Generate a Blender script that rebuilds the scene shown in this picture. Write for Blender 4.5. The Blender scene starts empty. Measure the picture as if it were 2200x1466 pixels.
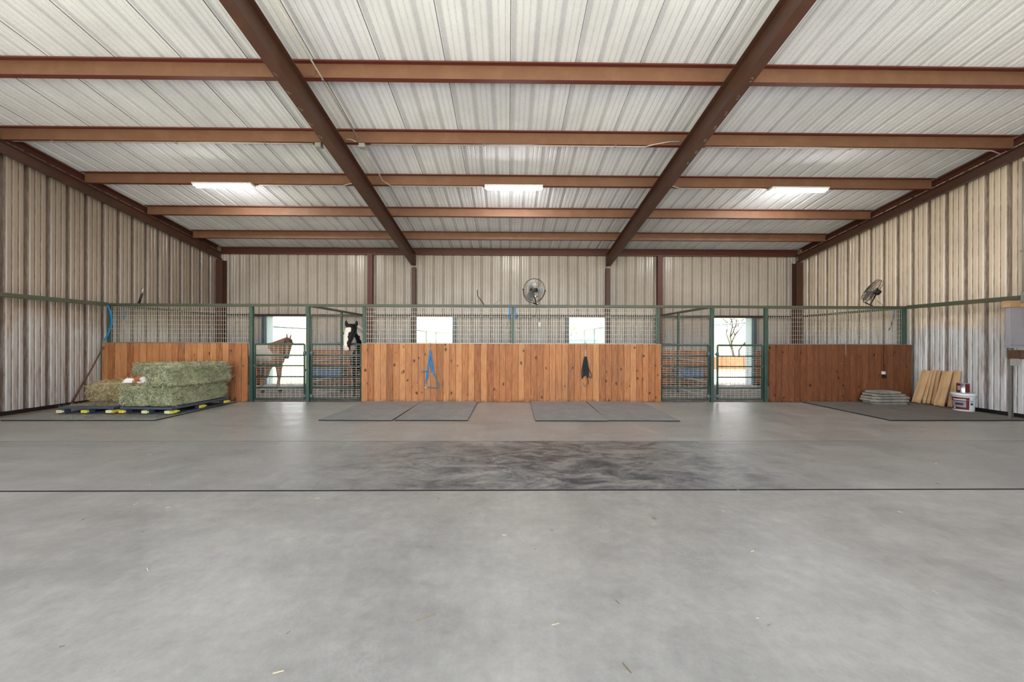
import bpy, bmesh, math, random
from math import pi, sin, cos, radians as R
from mathutils import Vector as V, Matrix, noise as mnoise
random.seed(7)
C = bpy.context.scene.collection
sc = bpy.context.scene

# ------------------------------------------------------------------ building dimensions (metres)
XL, XR, YB, YF = -9.25, 9.48, 11.13, -0.6      # side walls, back wall, open front
SY = 7.885                                      # stall front plane
PER = 0.3113                                    # panel rib spacing
def roof(y): return 4.372 + (YB - y) / 6.0

# ------------------------------------------------------------------ mesh builder
class MB:
    def __init__(s): s.v = []; s.f = []; s.m = []; s.k = 0; s.sm = []
    def add(s, vs, fs, smooth=False):
        b = len(s.v); s.v += [tuple(p) for p in vs]
        for f in fs: s.f.append([b + i for i in f]); s.m.append(s.k); s.sm.append(smooth)
        return s
    def box(s, x0, x1, y0, y1, z0, z1, M=None):
        vs = [V((x, y, z)) for x in (x0, x1) for y in (y0, y1) for z in (z0, z1)]
        if M: vs = [M @ p for p in vs]
        return s.add(vs, [(0,1,3,2),(4,6,7,5),(0,4,5,1),(2,3,7,6),(0,2,6,4),(1,5,7,3)])
    def bbox(s, x0, x1, y0, y1, z0, z1, b=0.01, M=None):
        # box with chamfered edges
        bm = bmesh.new(); bmesh.ops.create_cube(bm, size=1)
        for p in bm.verts:
            p.co = V(((x0+x1)/2 + p.co.x*(x1-x0), (y0+y1)/2 + p.co.y*(y1-y0), (z0+z1)/2 + p.co.z*(z1-z0)))
        bmesh.ops.bevel(bm, geom=bm.edges[:], offset=b, segments=2, affect='EDGES', profile=0.6)
        bm.verts.index_update()
        vs = [(M @ p.co if M else p.co.copy()) for p in bm.verts]
        s.add(vs, [[q.index for q in f.verts] for f in bm.faces]); bm.free(); return s
    def rings(s, rs, caps=True, smooth=True, close=False):
        n = len(rs[0]); vs = [p for r in rs for p in r]; fs = []
        m = len(rs)
        for i in range(m if close else m - 1):
            for j in range(n):
                a = i*n + j; b_ = i*n + (j+1) % n; c = ((i+1) % m)*n + (j+1) % n; d = ((i+1) % m)*n + j
                fs.append((a, b_, c, d))
        if caps and not close: fs.append(tuple(range(n-1, -1, -1))); fs.append(tuple((m-1)*n + j for j in range(n)))
        return s.add(vs, fs, smooth)
    def tube(s, pts, r, n=8, close=False, smooth=True, up=None, ab=None):
        # swept tube; r number or list; ab = list of (a, b) elliptical radii with a along the side vector, b along the up vector
        pts = [V(p) for p in pts]; m = len(pts); rs = []
        side = None
        for i in range(m):
            if close: t = pts[(i+1) % m] - pts[i-1]
            elif i == 0: t = pts[1] - pts[0]
            elif i == m-1: t = pts[-1] - pts[-2]
            else: t = (pts[i+1] - pts[i]).normalized() + (pts[i] - pts[i-1]).normalized()
            t = t.normalized()
            if up is not None: side = t.cross(V(up))
            elif side is None: side = t.cross(V((0,0,1)) if abs(t.z) < .9 else V((1,0,0)))
            else: side = side - t*side.dot(t)
            if side.length < 1e-6: side = t.cross(V((1,0,0)))
            side = side.normalized(); u = side.cross(t).normalized()
            if ab: a, b = ab[i]
            else: a = b = (r[i] if isinstance(r, (list, tuple)) else r)
            rs.append([pts[i] + side*(a*cos(2*pi*j/n)) + u*(b*sin(2*pi*j/n)) for j in range(n)])
        return s.rings(rs, True, smooth, close)
    def bar(s, p, q, w, h=None, up=(0,0,1)):
        p = V(p); q = V(q); t = (q-p).normalized(); h = h or w
        side = t.cross(V(up))
        if side.length < 1e-6: side = t.cross(V((1,0,0)))
        side = side.normalized(); u = side.cross(t).normalized()
        rs = [[c + side*(a*w/2) + u*(b*h/2) for a, b in ((-1,-1),(1,-1),(1,1),(-1,1))] for c in (p, q)]
        return s.rings(rs, True, False)
    def lathe(s, prof, c, n=24, M=None):
        rs = [[V((c[0] + r*cos(2*pi*j/n), c[1] + r*sin(2*pi*j/n), c[2] + z)) for j in range(n)] for r, z in prof]
        if M: rs = [[M @ p for p in r] for r in rs]
        return s.rings(rs)
    def ball(s, c, rx, ry=None, rz=None, n=10, M=None):
        ry = ry or rx; rz = rz or rx; rs = []
        for i in range(n+1):
            a = pi*(i + .02)/(n + .04); rs.append([V((c[0] + rx*sin(a)*cos(2*pi*j/(n+4)), c[1] + ry*sin(a)*sin(2*pi*j/(n+4)), c[2] - rz*cos(a))) for j in range(n+4)])
        if M: rs = [[M @ p for p in r] for r in rs]
        return s.rings(rs)
    def extrude(s, poly, p0, p1):
        # poly: list of offsets (V) added at p0 and p1
        return s.rings([[V(p0) + V(o) for o in poly], [V(p1) + V(o) for o in poly]], True, False)
    def build(s, name, mat, parent=None, **kw):
        me = bpy.data.meshes.new(name); me.from_pydata(s.v, [], s.f); me.update()
        for m in (mat if isinstance(mat, (list, tuple)) else [mat]): me.materials.append(m)
        me.polygons.foreach_set('material_index', s.m); me.polygons.foreach_set('use_smooth', s.sm)
        bm = bmesh.new(); bm.from_mesh(me); bmesh.ops.recalc_face_normals(bm, faces=bm.faces); bm.to_mesh(me); bm.free()
        o = bpy.data.objects.new(name, me); C.objects.link(o)
        if parent is not None: o.parent = parent
        for k, v in kw.items(): o[k] = v
        return o

def tag(o, label, cat, group=None):
    o['label'] = label; o['category'] = cat; o['kind'] = 'thing'
    if group: o['group'] = group
    return o
def thing(name, label, cat, loc=(0,0,0), rz=0, group=None):
    o = bpy.data.objects.new(name, None); C.objects.link(o); o.location = loc; o.rotation_euler = (0,0,rz)
    o.empty_display_size = .1
    return tag(o, label, cat, group)
def struct(o): o['kind'] = 'structure'; return o
def dup(root, loc, rz=None, label=None):
    r = root.copy(); C.objects.link(r); r.location = loc
    if rz is not None: r.rotation_euler = (0,0,rz)
    if label: r['label'] = label
    for ch in list(root.children):
        c = ch.copy(); C.objects.link(c); c.parent = r
        for g in list(ch.children):
            d = g.copy(); C.objects.link(d); d.parent = c
    return r

# ------------------------------------------------------------------ materials
def srgb(r, g, b):
    f = lambda c: (c/255/12.92 if c/255 <= .04045 else ((c/255 + .055)/1.055)**2.4)
    return (f(r), f(g), f(b), 1)
class NT:
    def __init__(s, name):
        s.mat = bpy.data.materials.new(name); s.mat.use_nodes = True; s.t = s.mat.node_tree; s.n = s.t.nodes
        s.b = s.n['Principled BSDF']; s.oc = None
    def new(s, typ, **kw):
        n = s.n.new(typ)
        for k, v in kw.items(): setattr(n, k, v)
        return n
    def lk(s, a, b): s.t.links.new(a, b)
    def set(s, sock, v):
        if isinstance(v, bpy.types.NodeSocket): s.lk(v, sock)
        else: sock.default_value = v
    def obj(s):
        if not s.oc: s.oc = s.new('ShaderNodeTexCoord').outputs['Object']
        return s.oc
    def mp(s, scale=(1,1,1), loc=(0,0,0), vec=None):
        m = s.new('ShaderNodeMapping'); m.inputs['Scale'].default_value = scale; m.inputs['Location'].default_value = loc
        s.lk(vec or s.obj(), m.inputs['Vector']); return m.outputs[0]
    def noise(s, scale, vec=None, detail=4, rough=.6, dist=0):
        n = s.new('ShaderNodeTexNoise'); n.inputs['Scale'].default_value = scale; n.inputs['Detail'].default_value = detail
        n.inputs['Roughness'].default_value = rough; n.inputs['Distortion'].default_value = dist
        s.lk(vec or s.obj(), n.inputs['Vector']); return n.outputs['Fac']
    def ramp(s, fac, stops, interp='LINEAR'):
        r = s.new('ShaderNodeValToRGB'); e = r.color_ramp.elements; r.color_ramp.interpolation = interp
        while len(e) < len(stops): e.new(.5)
        for i, (p, c) in enumerate(stops):
            e[i].position = p; e[i].color = c if isinstance(c, tuple) else (c, c, c, 1)
        s.lk(fac, r.inputs[0]); return r.outputs[0]
    def math(s, op, a, b=0.0, c=0.0, clamp=False):
        m = s.new('ShaderNodeMath', operation=op); m.use_clamp = clamp
        for i, v in enumerate((a, b, c)): s.set(m.inputs[i], v)
        return m.outputs[0]
    def mix(s, fac, a, b, typ='MIX'):
        m = s.new('ShaderNodeMix', data_type='RGBA', blend_type=typ); m.clamp_factor = True
        s.set(m.inputs[0], fac); s.set(m.inputs[6], a); s.set(m.inputs[7], b); return m.outputs[2]
    def xyz(s, vec=None):
        m = s.new('ShaderNodeSeparateXYZ'); s.lk(vec or s.obj(), m.inputs[0]); return m.outputs
    def bump(s, h, strength=.3, dist=.01):
        b = s.new('ShaderNodeBump'); b.inputs['Strength'].default_value = strength; b.inputs['Distance'].default_value = dist
        s.lk(h, b.inputs['Height']); s.lk(b.outputs[0], s.b.inputs['Normal'])
    def out(s, col=None, rough=.5, metal=0., spec=None):
        if col is not None: s.set(s.b.inputs['Base Color'], col)
        s.set(s.b.inputs['Roughness'], rough); s.set(s.b.inputs['Metallic'], metal)
        if spec is not None: s.b.inputs['Specular IOR Level'].default_value = spec
        return s.mat
def plain(name, col, rough=.5, metal=0., var=.25, scale=8., spec=None):
    t = NT(name); n = t.noise(scale)
    dk = tuple(c*(1-var) for c in col[:3]) + (1,); lt = tuple(min(1, c*(1+var)) for c in col[:3]) + (1,)
    return t.out(t.ramp(n, [(.3, dk), (.7, lt)]), rough, metal, spec)

def panel_mat(name, base, dirt, axis, off, dirtamt, rough=.3, wear=.5, lap=None, dirtw=.13, low=None, spec=.5):
    # painted ribbed sheet metal: dirt lying in the ribs, streaks, drips, sheet laps
    t = NT(name); o = t.xyz(); a = o[axis]
    s1 = t.math('DIVIDE', t.math('SUBTRACT', a, off), PER)
    fr = t.math('ABSOLUTE', t.math('SUBTRACT', t.math('FRACT', t.math('ADD', s1, .5)), .5))     # 0 at the rib centre
    rib = t.math('LESS_THAN', fr, dirtw)
    st = t.noise(9, t.mp((6, 6, .35)), 5, .65)
    fine = t.noise(30, t.mp((2.2, 2.2, .16)), 5, .75)
    d1 = t.math('MULTIPLY', rib, t.ramp(fine, [(.28, .45), (.62, 1.)]))
    # thin lines on the two small ribs
    third = t.math('ABSOLUTE', t.math('SUBTRACT', fr, .36))
    d2 = t.math('MULTIPLY', t.math('LESS_THAN', third, .022), t.ramp(fine, [(.35, .2), (.6, .95)]))
    d3 = t.ramp(st, [(.45, 0.), (.8, .55)])
    d = t.math('MULTIPLY', t.math('MAXIMUM', t.math('MAXIMUM', d1, d2), t.math('MULTIPLY', d3, wear)), dirtamt)
    big = t.noise(.8, None, 5, .6)
    b2 = tuple(c*.82 for c in base[:3]) + (1,)
    col = t.mix(t.ramp(big, [(.35, 0.), (.65, 1.)]), base, b2)
    if low:                                                   # pale reflection painted low on the wall, then rust streaks
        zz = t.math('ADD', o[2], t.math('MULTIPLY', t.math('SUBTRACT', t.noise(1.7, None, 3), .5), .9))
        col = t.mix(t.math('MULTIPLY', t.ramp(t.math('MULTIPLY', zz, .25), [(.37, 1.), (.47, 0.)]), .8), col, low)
        rs = t.math('MULTIPLY', t.ramp(t.math('MULTIPLY', o[2], .25), [(.5, 1.), (.56, 0.)]), t.ramp(t.noise(16, t.mp((1.6, 1.6, .1), (3, 1, 0)), 4, .6), [(.5, 0.), (.68, 1.)]))
        col = t.mix(t.math('MULTIPLY', rs, .65*dirtamt), col, srgb(132, 88, 56))
    dcol = t.mix(t.noise(14, t.mp((1, 1, .15))), dirt, tuple(c*.45 for c in dirt[:3]) + (1,))
    col = t.mix(d, col, dcol)
    if lap:
        l1 = t.math('FRACT', t.math('DIVIDE', t.math('SUBTRACT', a, off - .052), PER*3))
        col = t.mix(t.math('MULTIPLY', t.math('LESS_THAN', l1, .009), lap), col, (.02,.02,.02,1))
    rg = t.ramp(t.math('ADD', t.math('MULTIPLY', st, .5), t.math('MULTIPLY', d, .5)), [(.15, rough*.8), (.8, min(1, rough*2.1))])
    return t.out(col, rg, 0., spec)

M = {}
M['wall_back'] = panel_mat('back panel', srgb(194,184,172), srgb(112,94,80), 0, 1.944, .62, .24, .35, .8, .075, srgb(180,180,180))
M['wall_left'] = panel_mat('left panel', srgb(164,148,134), srgb(84,63,50), 1, 6.722, .92, .24, .6, .6, .115, srgb(182,180,178))  # darker base tan: the dimmer light on this wall put into its colour
M['wall_right'] = panel_mat('right panel', srgb(236,218,196), srgb(100,76,60), 1, 6.427, .9, .22, .35, .6, .105, srgb(204,212,220))  # lighter warm base: bounce light on this wall put into its colour
M['roof'] = panel_mat('roof panel', srgb(244,245,249), srgb(170,171,174), 0, .068, .45, .26, .3, .95, .1)

def steel_mat(name, col, rust, amt=.4, rough=.5):
    t = NT(name); n = t.noise(3, None, 6, .65); f = t.noise(60, None, 3, .7)
    c = t.mix(t.math('MULTIPLY', t.ramp(n, [(.45, 0.), (.7, 1.)]), amt), col, rust)
    c = t.mix(t.math('MULTIPLY', t.ramp(f, [(.6, 0.), (.72, 1.)]), .35), c, tuple(min(1, k*1.7) for k in col[:3]) + (1,))
    return t.out(c, rough, 0.)
M['purlin'] = steel_mat('purlin primer', srgb(104,46,36), srgb(92,48,38), .5, .5); M['purlin_web'] = steel_mat('tan purlin web', srgb(124,87,65), srgb(141,104,78), .6, .6)  # flanges dark red, webs a lighter tan
M['rafter'] = steel_mat('rafter steel', srgb(80,54,44), srgb(100,64,42), .55, .45)
M['redcol'] = steel_mat('red primer', srgb(96,54,44), srgb(80,44,36), .4, .5)
M['girt'] = steel_mat('dark girt', srgb(58,54,52), srgb(70,60,52), .4, .5)
M['piperail'] = steel_mat('worn pipe', srgb(142,152,160), srgb(120,126,126), .4, .35)
M['cage'] = plain('fan wire', srgb(74,66,58), .45, 0, .2)
M['green'] = steel_mat('green enamel', srgb(52,82,74), srgb(92,100,84), .55, .4)
M['greenrail'] = steel_mat('green brown rail', srgb(74,82,66), srgb(98,92,72), .6, .42)
M['bluegray'] = steel_mat('blue grey enamel', srgb(82,98,104), srgb(108,116,116), .4, .4)
M['jamb'] = plain('jamb paint', srgb(146,162,170), .4, 0, .06)
M['galv'] = plain('galvanised steel', srgb(170,172,170), .35, .75, .15, 30)
M['wire'] = plain('galvanised wire', srgb(196,190,176), .4, .3, .12, 40)
M['chain'] = plain('chain steel', srgb(176,168,152), .3, .8, .2, 60)
M['black'] = plain('black paint', srgb(24,22,22), .45, 0, .3)
M['blackrope'] = plain('black rope', srgb(32,40,44), .8, 0, .4, 200)
M['leather'] = plain('brown leather', srgb(66,38,24), .6, 0, .3, 40)
M['bluerope'] = plain('blue nylon', srgb(10,126,196), .55, 0, .25, 90)
M['tealrope'] = plain('teal nylon', srgb(34,124,140), .6, 0, .25, 90)
M['white'] = plain('white enamel', srgb(228,228,226), .35, 0, .04)
M['conduit'] = plain('conduit', srgb(190,182,172), .4, .3, .15, 20)
M['jbox'] = plain('junction box', srgb(170,170,162), .45, .2, .1, 20)
M['mat'] = None; M['gray'] = plain('grey cabinet', srgb(158,156,164), .45, .1, .08, 3)
M['tub'] = plain('blue plastic', srgb(62,112,158), .35, 0, .15, 6)
M['yellow'] = plain('yellow plastic', srgb(222,204,60), .45, 0, .2, 25); M['cream'] = plain('faded yellow plastic', srgb(222,216,160), .5, 0, .15, 25)
M['pallet'] = plain('slate plastic', srgb(68,76,90), .5, 0, .2, 10)
M['hoof'] = plain('hoof', srgb(40,34,30), .5)
M['pinewood'] = None

def wood_mat(name, lo, mid, hi, plank=.1414, axis=0, off=0., gray=.25, grainax='Z', knot=1., seam=0., vary=.26):
    # vertical planks: tone per plank, grain, knots, weathering at the foot
    t = NT(name); o = t.xyz(); a = o[axis]
    pid = t.math('FLOOR', t.math('DIVIDE', t.math('SUBTRACT', a, off), plank))
    w = t.new('ShaderNodeTexWhiteNoise', noise_dimensions='1D'); t.lk(pid, w.inputs['W']); tone = w.outputs['Value']
    w2 = t.new('ShaderNodeTexWhiteNoise', noise_dimensions='1D'); t.lk(t.math('ADD', pid, 37.3), w2.inputs['W'])
    cmb = t.new('ShaderNodeCombineXYZ'); t.lk(a, cmb.inputs[0]); t.lk(t.math('MULTIPLY', w2.outputs[0], 30.), cmb.inputs[1]); t.lk(o[2], cmb.inputs[2])
    g = t.noise(22, t.mp((2.2, 1, .16), vec=cmb.outputs[0]), 5, .6, .6)
    g2 = t.noise(60, t.mp((3, 1, .1), vec=cmb.outputs[0]), 3, .6, .2)
    f = t.math('ADD', t.math('ADD', t.math('ADD', t.math('MULTIPLY', tone, vary), .13 - vary/2), t.math('MULTIPLY', g, .65)), t.math('MULTIPLY', g2, .16))
    col = t.ramp(f, [(.3, lo), (.52, mid), (.74, hi)])
    vo = t.new('ShaderNodeTexVoronoi', feature='F1'); vo.inputs['Scale'].default_value = 1.
    vo.inputs['Randomness'].default_value = 1.
    dn = t.new('ShaderNodeVectorMath', operation='ADD')
    t.lk(t.mp((6.2, 7, 4.2), vec=cmb.outputs[0]), dn.inputs[0])
    nz = t.new('ShaderNodeTexNoise'); nz.inputs['Scale'].default_value = 9; t.lk(t.obj(), nz.inputs['Vector'])
    sc_ = t.new('ShaderNodeVectorMath', operation='SCALE'); t.lk(nz.outputs['Color'], sc_.inputs[0]); sc_.inputs['Scale'].default_value = .3
    t.lk(sc_.outputs[0], dn.inputs[1]); t.lk(dn.outputs[0], vo.inputs['Vector'])
    sel = t.new('ShaderNodeSeparateColor'); t.lk(vo.outputs['Color'], sel.inputs[0])
    k = t.math('MULTIPLY', t.ramp(vo.outputs['Distance'], [(.1, 1.), (.2, 0.)]), t.math('GREATER_THAN', sel.outputs[0], .35))
    col = t.mix(t.math('MULTIPLY', k, .92*knot), col, (mid[0]*.13, mid[1]*.11, mid[2]*.16, 1))
    big = t.noise(1.3, t.mp((1, 1, .6)), 4, .65)
    col = t.mix(t.math('MULTIPLY', t.ramp(big, [(.42, 0.), (.75, 1.)]), gray), col, srgb(126,104,88))
    ft = t.math('MULTIPLY', t.ramp(o[2], [(0., .75), (.09, 0.)]), t.ramp(t.noise(7, None, 3), [(.4, 0.), (.65, 1.)]))
    col = t.mix(ft, col, srgb(52,40,34))
    if seam:
        e_ = t.math('ABSOLUTE', t.math('SUBTRACT', t.math('FRACT', t.math('DIVIDE', t.math('SUBTRACT', a, off), plank)), .5))
        col = t.mix(t.math('MULTIPLY', t.ramp(e_, [(.47, 0.), (.492, 1.)]), seam), col, srgb(46,30,22))
    t.bump(g, .12, .004)
    return t.out(col, .55, 0., .3)
WOOD = {'wood': (srgb(128,76,46), srgb(182,119,74), srgb(208,153,104), .3), 'wood_dark': (srgb(74,42,26), srgb(116,70,44), srgb(146,96,62), .12)}
M['wains'] = wood_mat('stall lining boards', srgb(96,50,30), srgb(168,96,58), srgb(196,124,80), gray=.25)
M['lumber'] = wood_mat('fresh lumber', srgb(160,124,86), srgb(196,160,118), srgb(214,184,146), plank=5., gray=.15, knot=.8)
M['oldwood'] = wood_mat('old plank', srgb(60,40,28), srgb(92,66,48), srgb(120,92,70), plank=5.)

def concrete():
    t = NT('concrete'); o = t.xyz(); x, y = o[0], o[1]
    big = t.noise(.5, None, 6, .62); mid = t.noise(2.6, None, 6, .68); fine = t.noise(55, None, 4, .7)
    drag = t.noise(2.2, t.mp((.5, 1.5, 1)), 8, .75, .5)
    sm = t.noise(11, None, 8, .78)
    f = t.math('ADD', t.math('ADD', t.math('MULTIPLY', big, .3), t.math('MULTIPLY', mid, .25)), t.math('ADD', t.math('MULTIPLY', drag, .22), t.math('MULTIPLY', sm, .3)))
    col = t.ramp(f, [(.35, srgb(108,106,103)), (.54, srgb(143,141,137)), (.73, srgb(172,169,164))])
    warm = t.noise(.7, t.mp((1,1,1), (13,5,0)), 4, .6)
    col = t.mix(t.math('MULTIPLY', t.ramp(warm, [(.5, 0.), (.72, 1.)]), .2), col, srgb(138,128,116))
    col = t.mix(t.math('MULTIPLY', t.ramp(fine, [(.58, 0.), (.72, 1.)]), .22), col, srgb(92,88,84))
    # washed-down lane between the two joints, black rubber scuffing in the middle
    lane = t.math('MULTIPLY', t.math('GREATER_THAN', y, 3.235), t.math('LESS_THAN', y, 4.8))
    col = t.mix(t.math('MULTIPLY', lane, .22), col, srgb(108,111,115))
    xx = t.math('MULTIPLY', t.math('SUBTRACT', x, .55), .32)
    gx = t.math('SUBTRACT', 1., t.math('MULTIPLY', xx, xx), clamp=True)
    scuff = t.noise(2.2, t.mp((1., 2., 1), (3.3, 1.7, 0)), 10, .8, .6)
    k = t.math('MULTIPLY', t.math('MULTIPLY', lane, gx), t.ramp(t.math('ADD', scuff, t.math('MULTIPLY', gx, .1)), [(.5, .1), (.68, 1.)]))
    col = t.mix(t.math('MULTIPLY', k, .9), col, srgb(30,38,48))
    # spots and dark drips
    vo = t.new('ShaderNodeTexVoronoi'); vo.inputs['Scale'].default_value = 2.3; t.lk(t.mp((1,1,0)), vo.inputs['Vector'])
    col = t.mix(t.math('MULTIPLY', t.ramp(vo.outputs['Distance'], [(.03, 1.), (.06, 0.)]), .5), col, srgb(84,78,76))
    vo2 = t.new('ShaderNodeTexVoronoi'); vo2.inputs['Scale'].default_value = .9; t.lk(t.mp((1,1,0),(4.1,2.2,0)), vo2.inputs['Vector'])
    spk = t.math('MULTIPLY', t.ramp(vo2.outputs['Distance'], [(.05, 1.), (.26, 0.)]), t.ramp(t.noise(60, None, 4, .8), [(.5, 0.), (.64, 1.)]))
    col = t.mix(t.math('MULTIPLY', spk, .35), col, srgb(70,66,62))
    # brown band along the left wall, ragged towards the floor
    dl = t.math('MULTIPLY', t.ramp(t.math('ADD', t.math('MULTIPLY', t.math('ADD', x, 9.3), .5), t.math('MULTIPLY', t.math('SUBTRACT', mid, .5), .5)), [(.12, 1.), (.3, 0.)]), t.math('GREATER_THAN', y, 5.9))
    col = t.mix(t.math('MULTIPLY', dl, .7), col, srgb(104,82,62))
    rg = t.ramp(t.math('ADD', t.math('MULTIPLY', mid, .6), t.math('MULTIPLY', big, .4)), [(.35, .28), (.65, .44)])
    t.bump(t.math('ADD', t.math('MULTIPLY', sm, .8), t.math('MULTIPLY', fine, .3)), .16, .012)
    return t.out(col, rg, 0., .45)
M['concrete'] = concrete()
def rubber():
    t = NT('rubber mat'); n = t.noise(3, None, 6, .7); f = t.noise(80, None, 3)
    c = t.ramp(n, [(.3, srgb(116,117,117)), (.7, srgb(141,142,141))]); c = t.mix(t.math('MULTIPLY', t.ramp(f, [(.5, 0.), (.7, 1.)]), .25), c, srgb(60,58,56))
    t.bump(f, .2, .004); return t.out(c, .6, 0., .35)
M['mat'] = rubber()
M['matdark'] = plain('dark rubber mat', srgb(104,100,96), .7, 0, .2, 4, .3)
M['joint_edge_shade'] = plain('dark joint and mat edge shade', srgb(30,30,30), .7)
def gravel():
    t = NT('stall bedding'); n = t.noise(6, None, 8, .75); f = t.noise(45, None, 4, .8)
    c = t.ramp(t.math('ADD', t.math('MULTIPLY', n, .6), t.math('MULTIPLY', f, .4)), [(.35, srgb(84,78,74)), (.52, srgb(140,134,130)), (.68, srgb(188,182,176))])
    t.bump(t.math('ADD', n, t.math('MULTIPLY', f, .5)), .6, .05); return t.out(c, .9, 0., .2)
M['gravel'] = gravel()
def yard():
    t = NT('yard ground'); n = t.noise(.28, None, 6, .6); f = t.noise(7, None, 6, .75)
    c = t.mix(t.ramp(n, [(.4, 0.), (.52, 1.)]), srgb(190,178,162), srgb(156,160,108))
    c = t.mix(t.math('MULTIPLY', t.ramp(f, [(.4, 0.), (.7, 1.)]), .4), c, srgb(206,198,182)); return t.out(c, .95, 0., .1)
M['yard'] = yard()
M['apron'] = plain('pale bounce apron', srgb(205,203,199), .8, 0, .06, 1.5)
M['leaf'] = plain('spring leaves', srgb(150,160,80), .7, 0, .4, 3)
M['hill'] = plain('far hill', srgb(150,150,110), .95, 0, .25, .05)
M['bark'] = plain('bark', srgb(54,48,44), .9, 0, .3, 8)
M['fencewood'] = wood_mat('red fence boards', srgb(140,84,60), srgb(184,118,86), srgb(206,140,106), plank=.15)
M['shed'] = plain('pale shed', srgb(150,176,196), .6, 0, .08, 2)
M['stone'] = plain('weathered slab', srgb(138,136,128), .85, 0, .35, 6)

def hay_mat(name, a, b, c):
    t = NT(name); n = t.noise(5, None, 5, .7); g = t.new('ShaderNodeNewGeometry')
    f = t.math('ADD', t.math('MULTIPLY', n, .5), t.math('MULTIPLY', g.outputs['Random Per Island'], .62))
    return t.out(t.ramp(f, [(.25, a), (.55, b), (.84, c)]), .8, 0., .2)
M['hay'] = hay_mat('green hay', srgb(76,84,60), srgb(150,156,122), srgb(226,222,192))
M['hayold'] = hay_mat('yellowed hay', srgb(92,80,54), srgb(170,156,118), srgb(230,218,180))

def lamp_mat():
    t = NT('lit diffuser'); t.b.inputs['Emission Color'].default_value = (1,.97,.92,1); t.b.inputs['Emission Strength'].default_value = 42.
    return t.out((.9,.9,.9,1), .4)
M['lamp'] = lamp_mat()

# ------------------------------------------------------------------ camera, world, sun
cam = bpy.data.cameras.new('camera'); cam.sensor_width = 36.; cam.lens = 740/2200*36; cam.clip_end = 500; cam.clip_start = .02
co = bpy.data.objects.new('camera', cam); C.objects.link(co); sc.camera = co
co.matrix_world = Matrix.Translation((0,0,1.395)) @ Matrix.Rotation(-.011, 4, 'Z') @ Matrix.Rotation(pi/2, 4, 'X') @ Matrix.Rotation(.0026, 4, 'Z')
w = bpy.data.worlds.new('sky'); sc.world = w; w.use_nodes = True
wn = w.node_tree; bg = wn.nodes['Background']
tc = wn.nodes.new('ShaderNodeTexCoord'); sp = wn.nodes.new('ShaderNodeSeparateXYZ'); wn.links.new(tc.outputs['Generated'], sp.inputs[0])
rp = wn.nodes.new('ShaderNodeValToRGB'); wn.links.new(sp.outputs[2], rp.inputs[0])
rp.color_ramp.elements[0].color = (1.,1.,1.,1); rp.color_ramp.elements[1].color = (.82,.9,1.,1); rp.color_ramp.elements[1].position = .7
wn.links.new(rp.outputs[0], bg.inputs['Color']); bg.inputs['Strength'].default_value = 1.15
sun = bpy.data.lights.new('sun', 'SUN'); sun.energy = 5.6; sun.color = (1,.96,.9); sun.angle = R(.6)
so = bpy.data.objects.new('sun', sun); C.objects.link(so)
so.rotation_euler = V((.95,.16,-1.0)).to_track_quat('-Z', 'Y').to_euler()     # high sun from the left
sc.view_settings.view_transform = 'Standard'; sc.view_settings.look = 'None'; sc.view_settings.gamma = 1; sc.view_settings.exposure = 1.76
sc.cycles.max_bounces = 10; sc.cycles.diffuse_bounces = 7; sc.cycles.glossy_bounces = 4
sc.cycles.caustics_reflective = False; sc.cycles.caustics_refractive = False
sc.cycles.sample_clamp_indirect = 8.; sc.cycles.use_denoising = True

# ------------------------------------------------------------------ ribbed sheet metal
def profile(a0, a1, off, extra=()):
    pts = set([a0, a1]); kk0 = int(math.floor((a0-off)/PER)) - 1; kk1 = int(math.ceil((a1-off)/PER)) + 1
    cuts = []
    for k in range(kk0, kk1+1):
        c = off + k*PER
        cuts += [(c-.048,0),(c-.02,.032),(c+.02,.032),(c+.048,0)]
        for q in (.36, .64): cuts += [(c+q*PER-.016,0),(c+q*PER-.007,.007),(c+q*PER+.007,.007),(c+q*PER+.016,0)]
    cuts.sort()
    def dep(a):
        for (p, d), (q, e) in zip(cuts, cuts[1:]):
            if p <= a <= q: return d + (e-d)*(a-p)/(q-p) if q > p else d
        return 0
    pts |= {c for c, _ in cuts if a0 < c < a1}; pts |= {e for e in extra if a0 < e < a1}
    pts = sorted(pts)
    return [(p, dep(p)) for p in pts]

OPEN = [(-7.747,-6.398,-.1,2.2), (6.632,7.93,-.1,2.2), (-3.03,-1.764,1.12,2.2), (1.945,3.2,1.12,2.2)]
def sheet_wall(name, mat, prof, P, zlo, zhi, opens=()):
    # P(a, depth, z) -> point ; zhi(a) top
    mb = MB()
    for (a, d), (b, e) in zip(prof, prof[1:]):
        m = (a+b)/2; segs = [(zlo, None)]
        for (x0, x1, z0, z1) in opens:
            if x0 - 1e-6 <= a and b <= x1 + 1e-6: segs = ([(zlo, z0)] if z0 > zlo else []) + [(z1, None)]
        for z0, z1 in segs:
            ta, tb = (zhi(a), zhi(b)) if z1 is None else (z1, z1)
            mb.add([P(a,d,z0), P(b,e,z0), P(b,e,tb), P(a,d,ta)], [(0,1,2,3)])
    return struct(mb.build(name, mat))
ex = [v for o in OPEN for v in o[:2]]
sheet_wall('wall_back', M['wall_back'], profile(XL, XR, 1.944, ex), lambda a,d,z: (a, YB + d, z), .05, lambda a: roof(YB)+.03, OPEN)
LDOOR = [(.4, 3.4, -.1, 3.3)]
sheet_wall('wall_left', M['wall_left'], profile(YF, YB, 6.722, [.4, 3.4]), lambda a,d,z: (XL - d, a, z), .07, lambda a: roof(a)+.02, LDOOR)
sheet_wall('wall_right', M['wall_right'], profile(YF, YB, 6.427), lambda a,d,z: (XR + d, a, z), .07, lambda a: roof(a)+.02)
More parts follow.
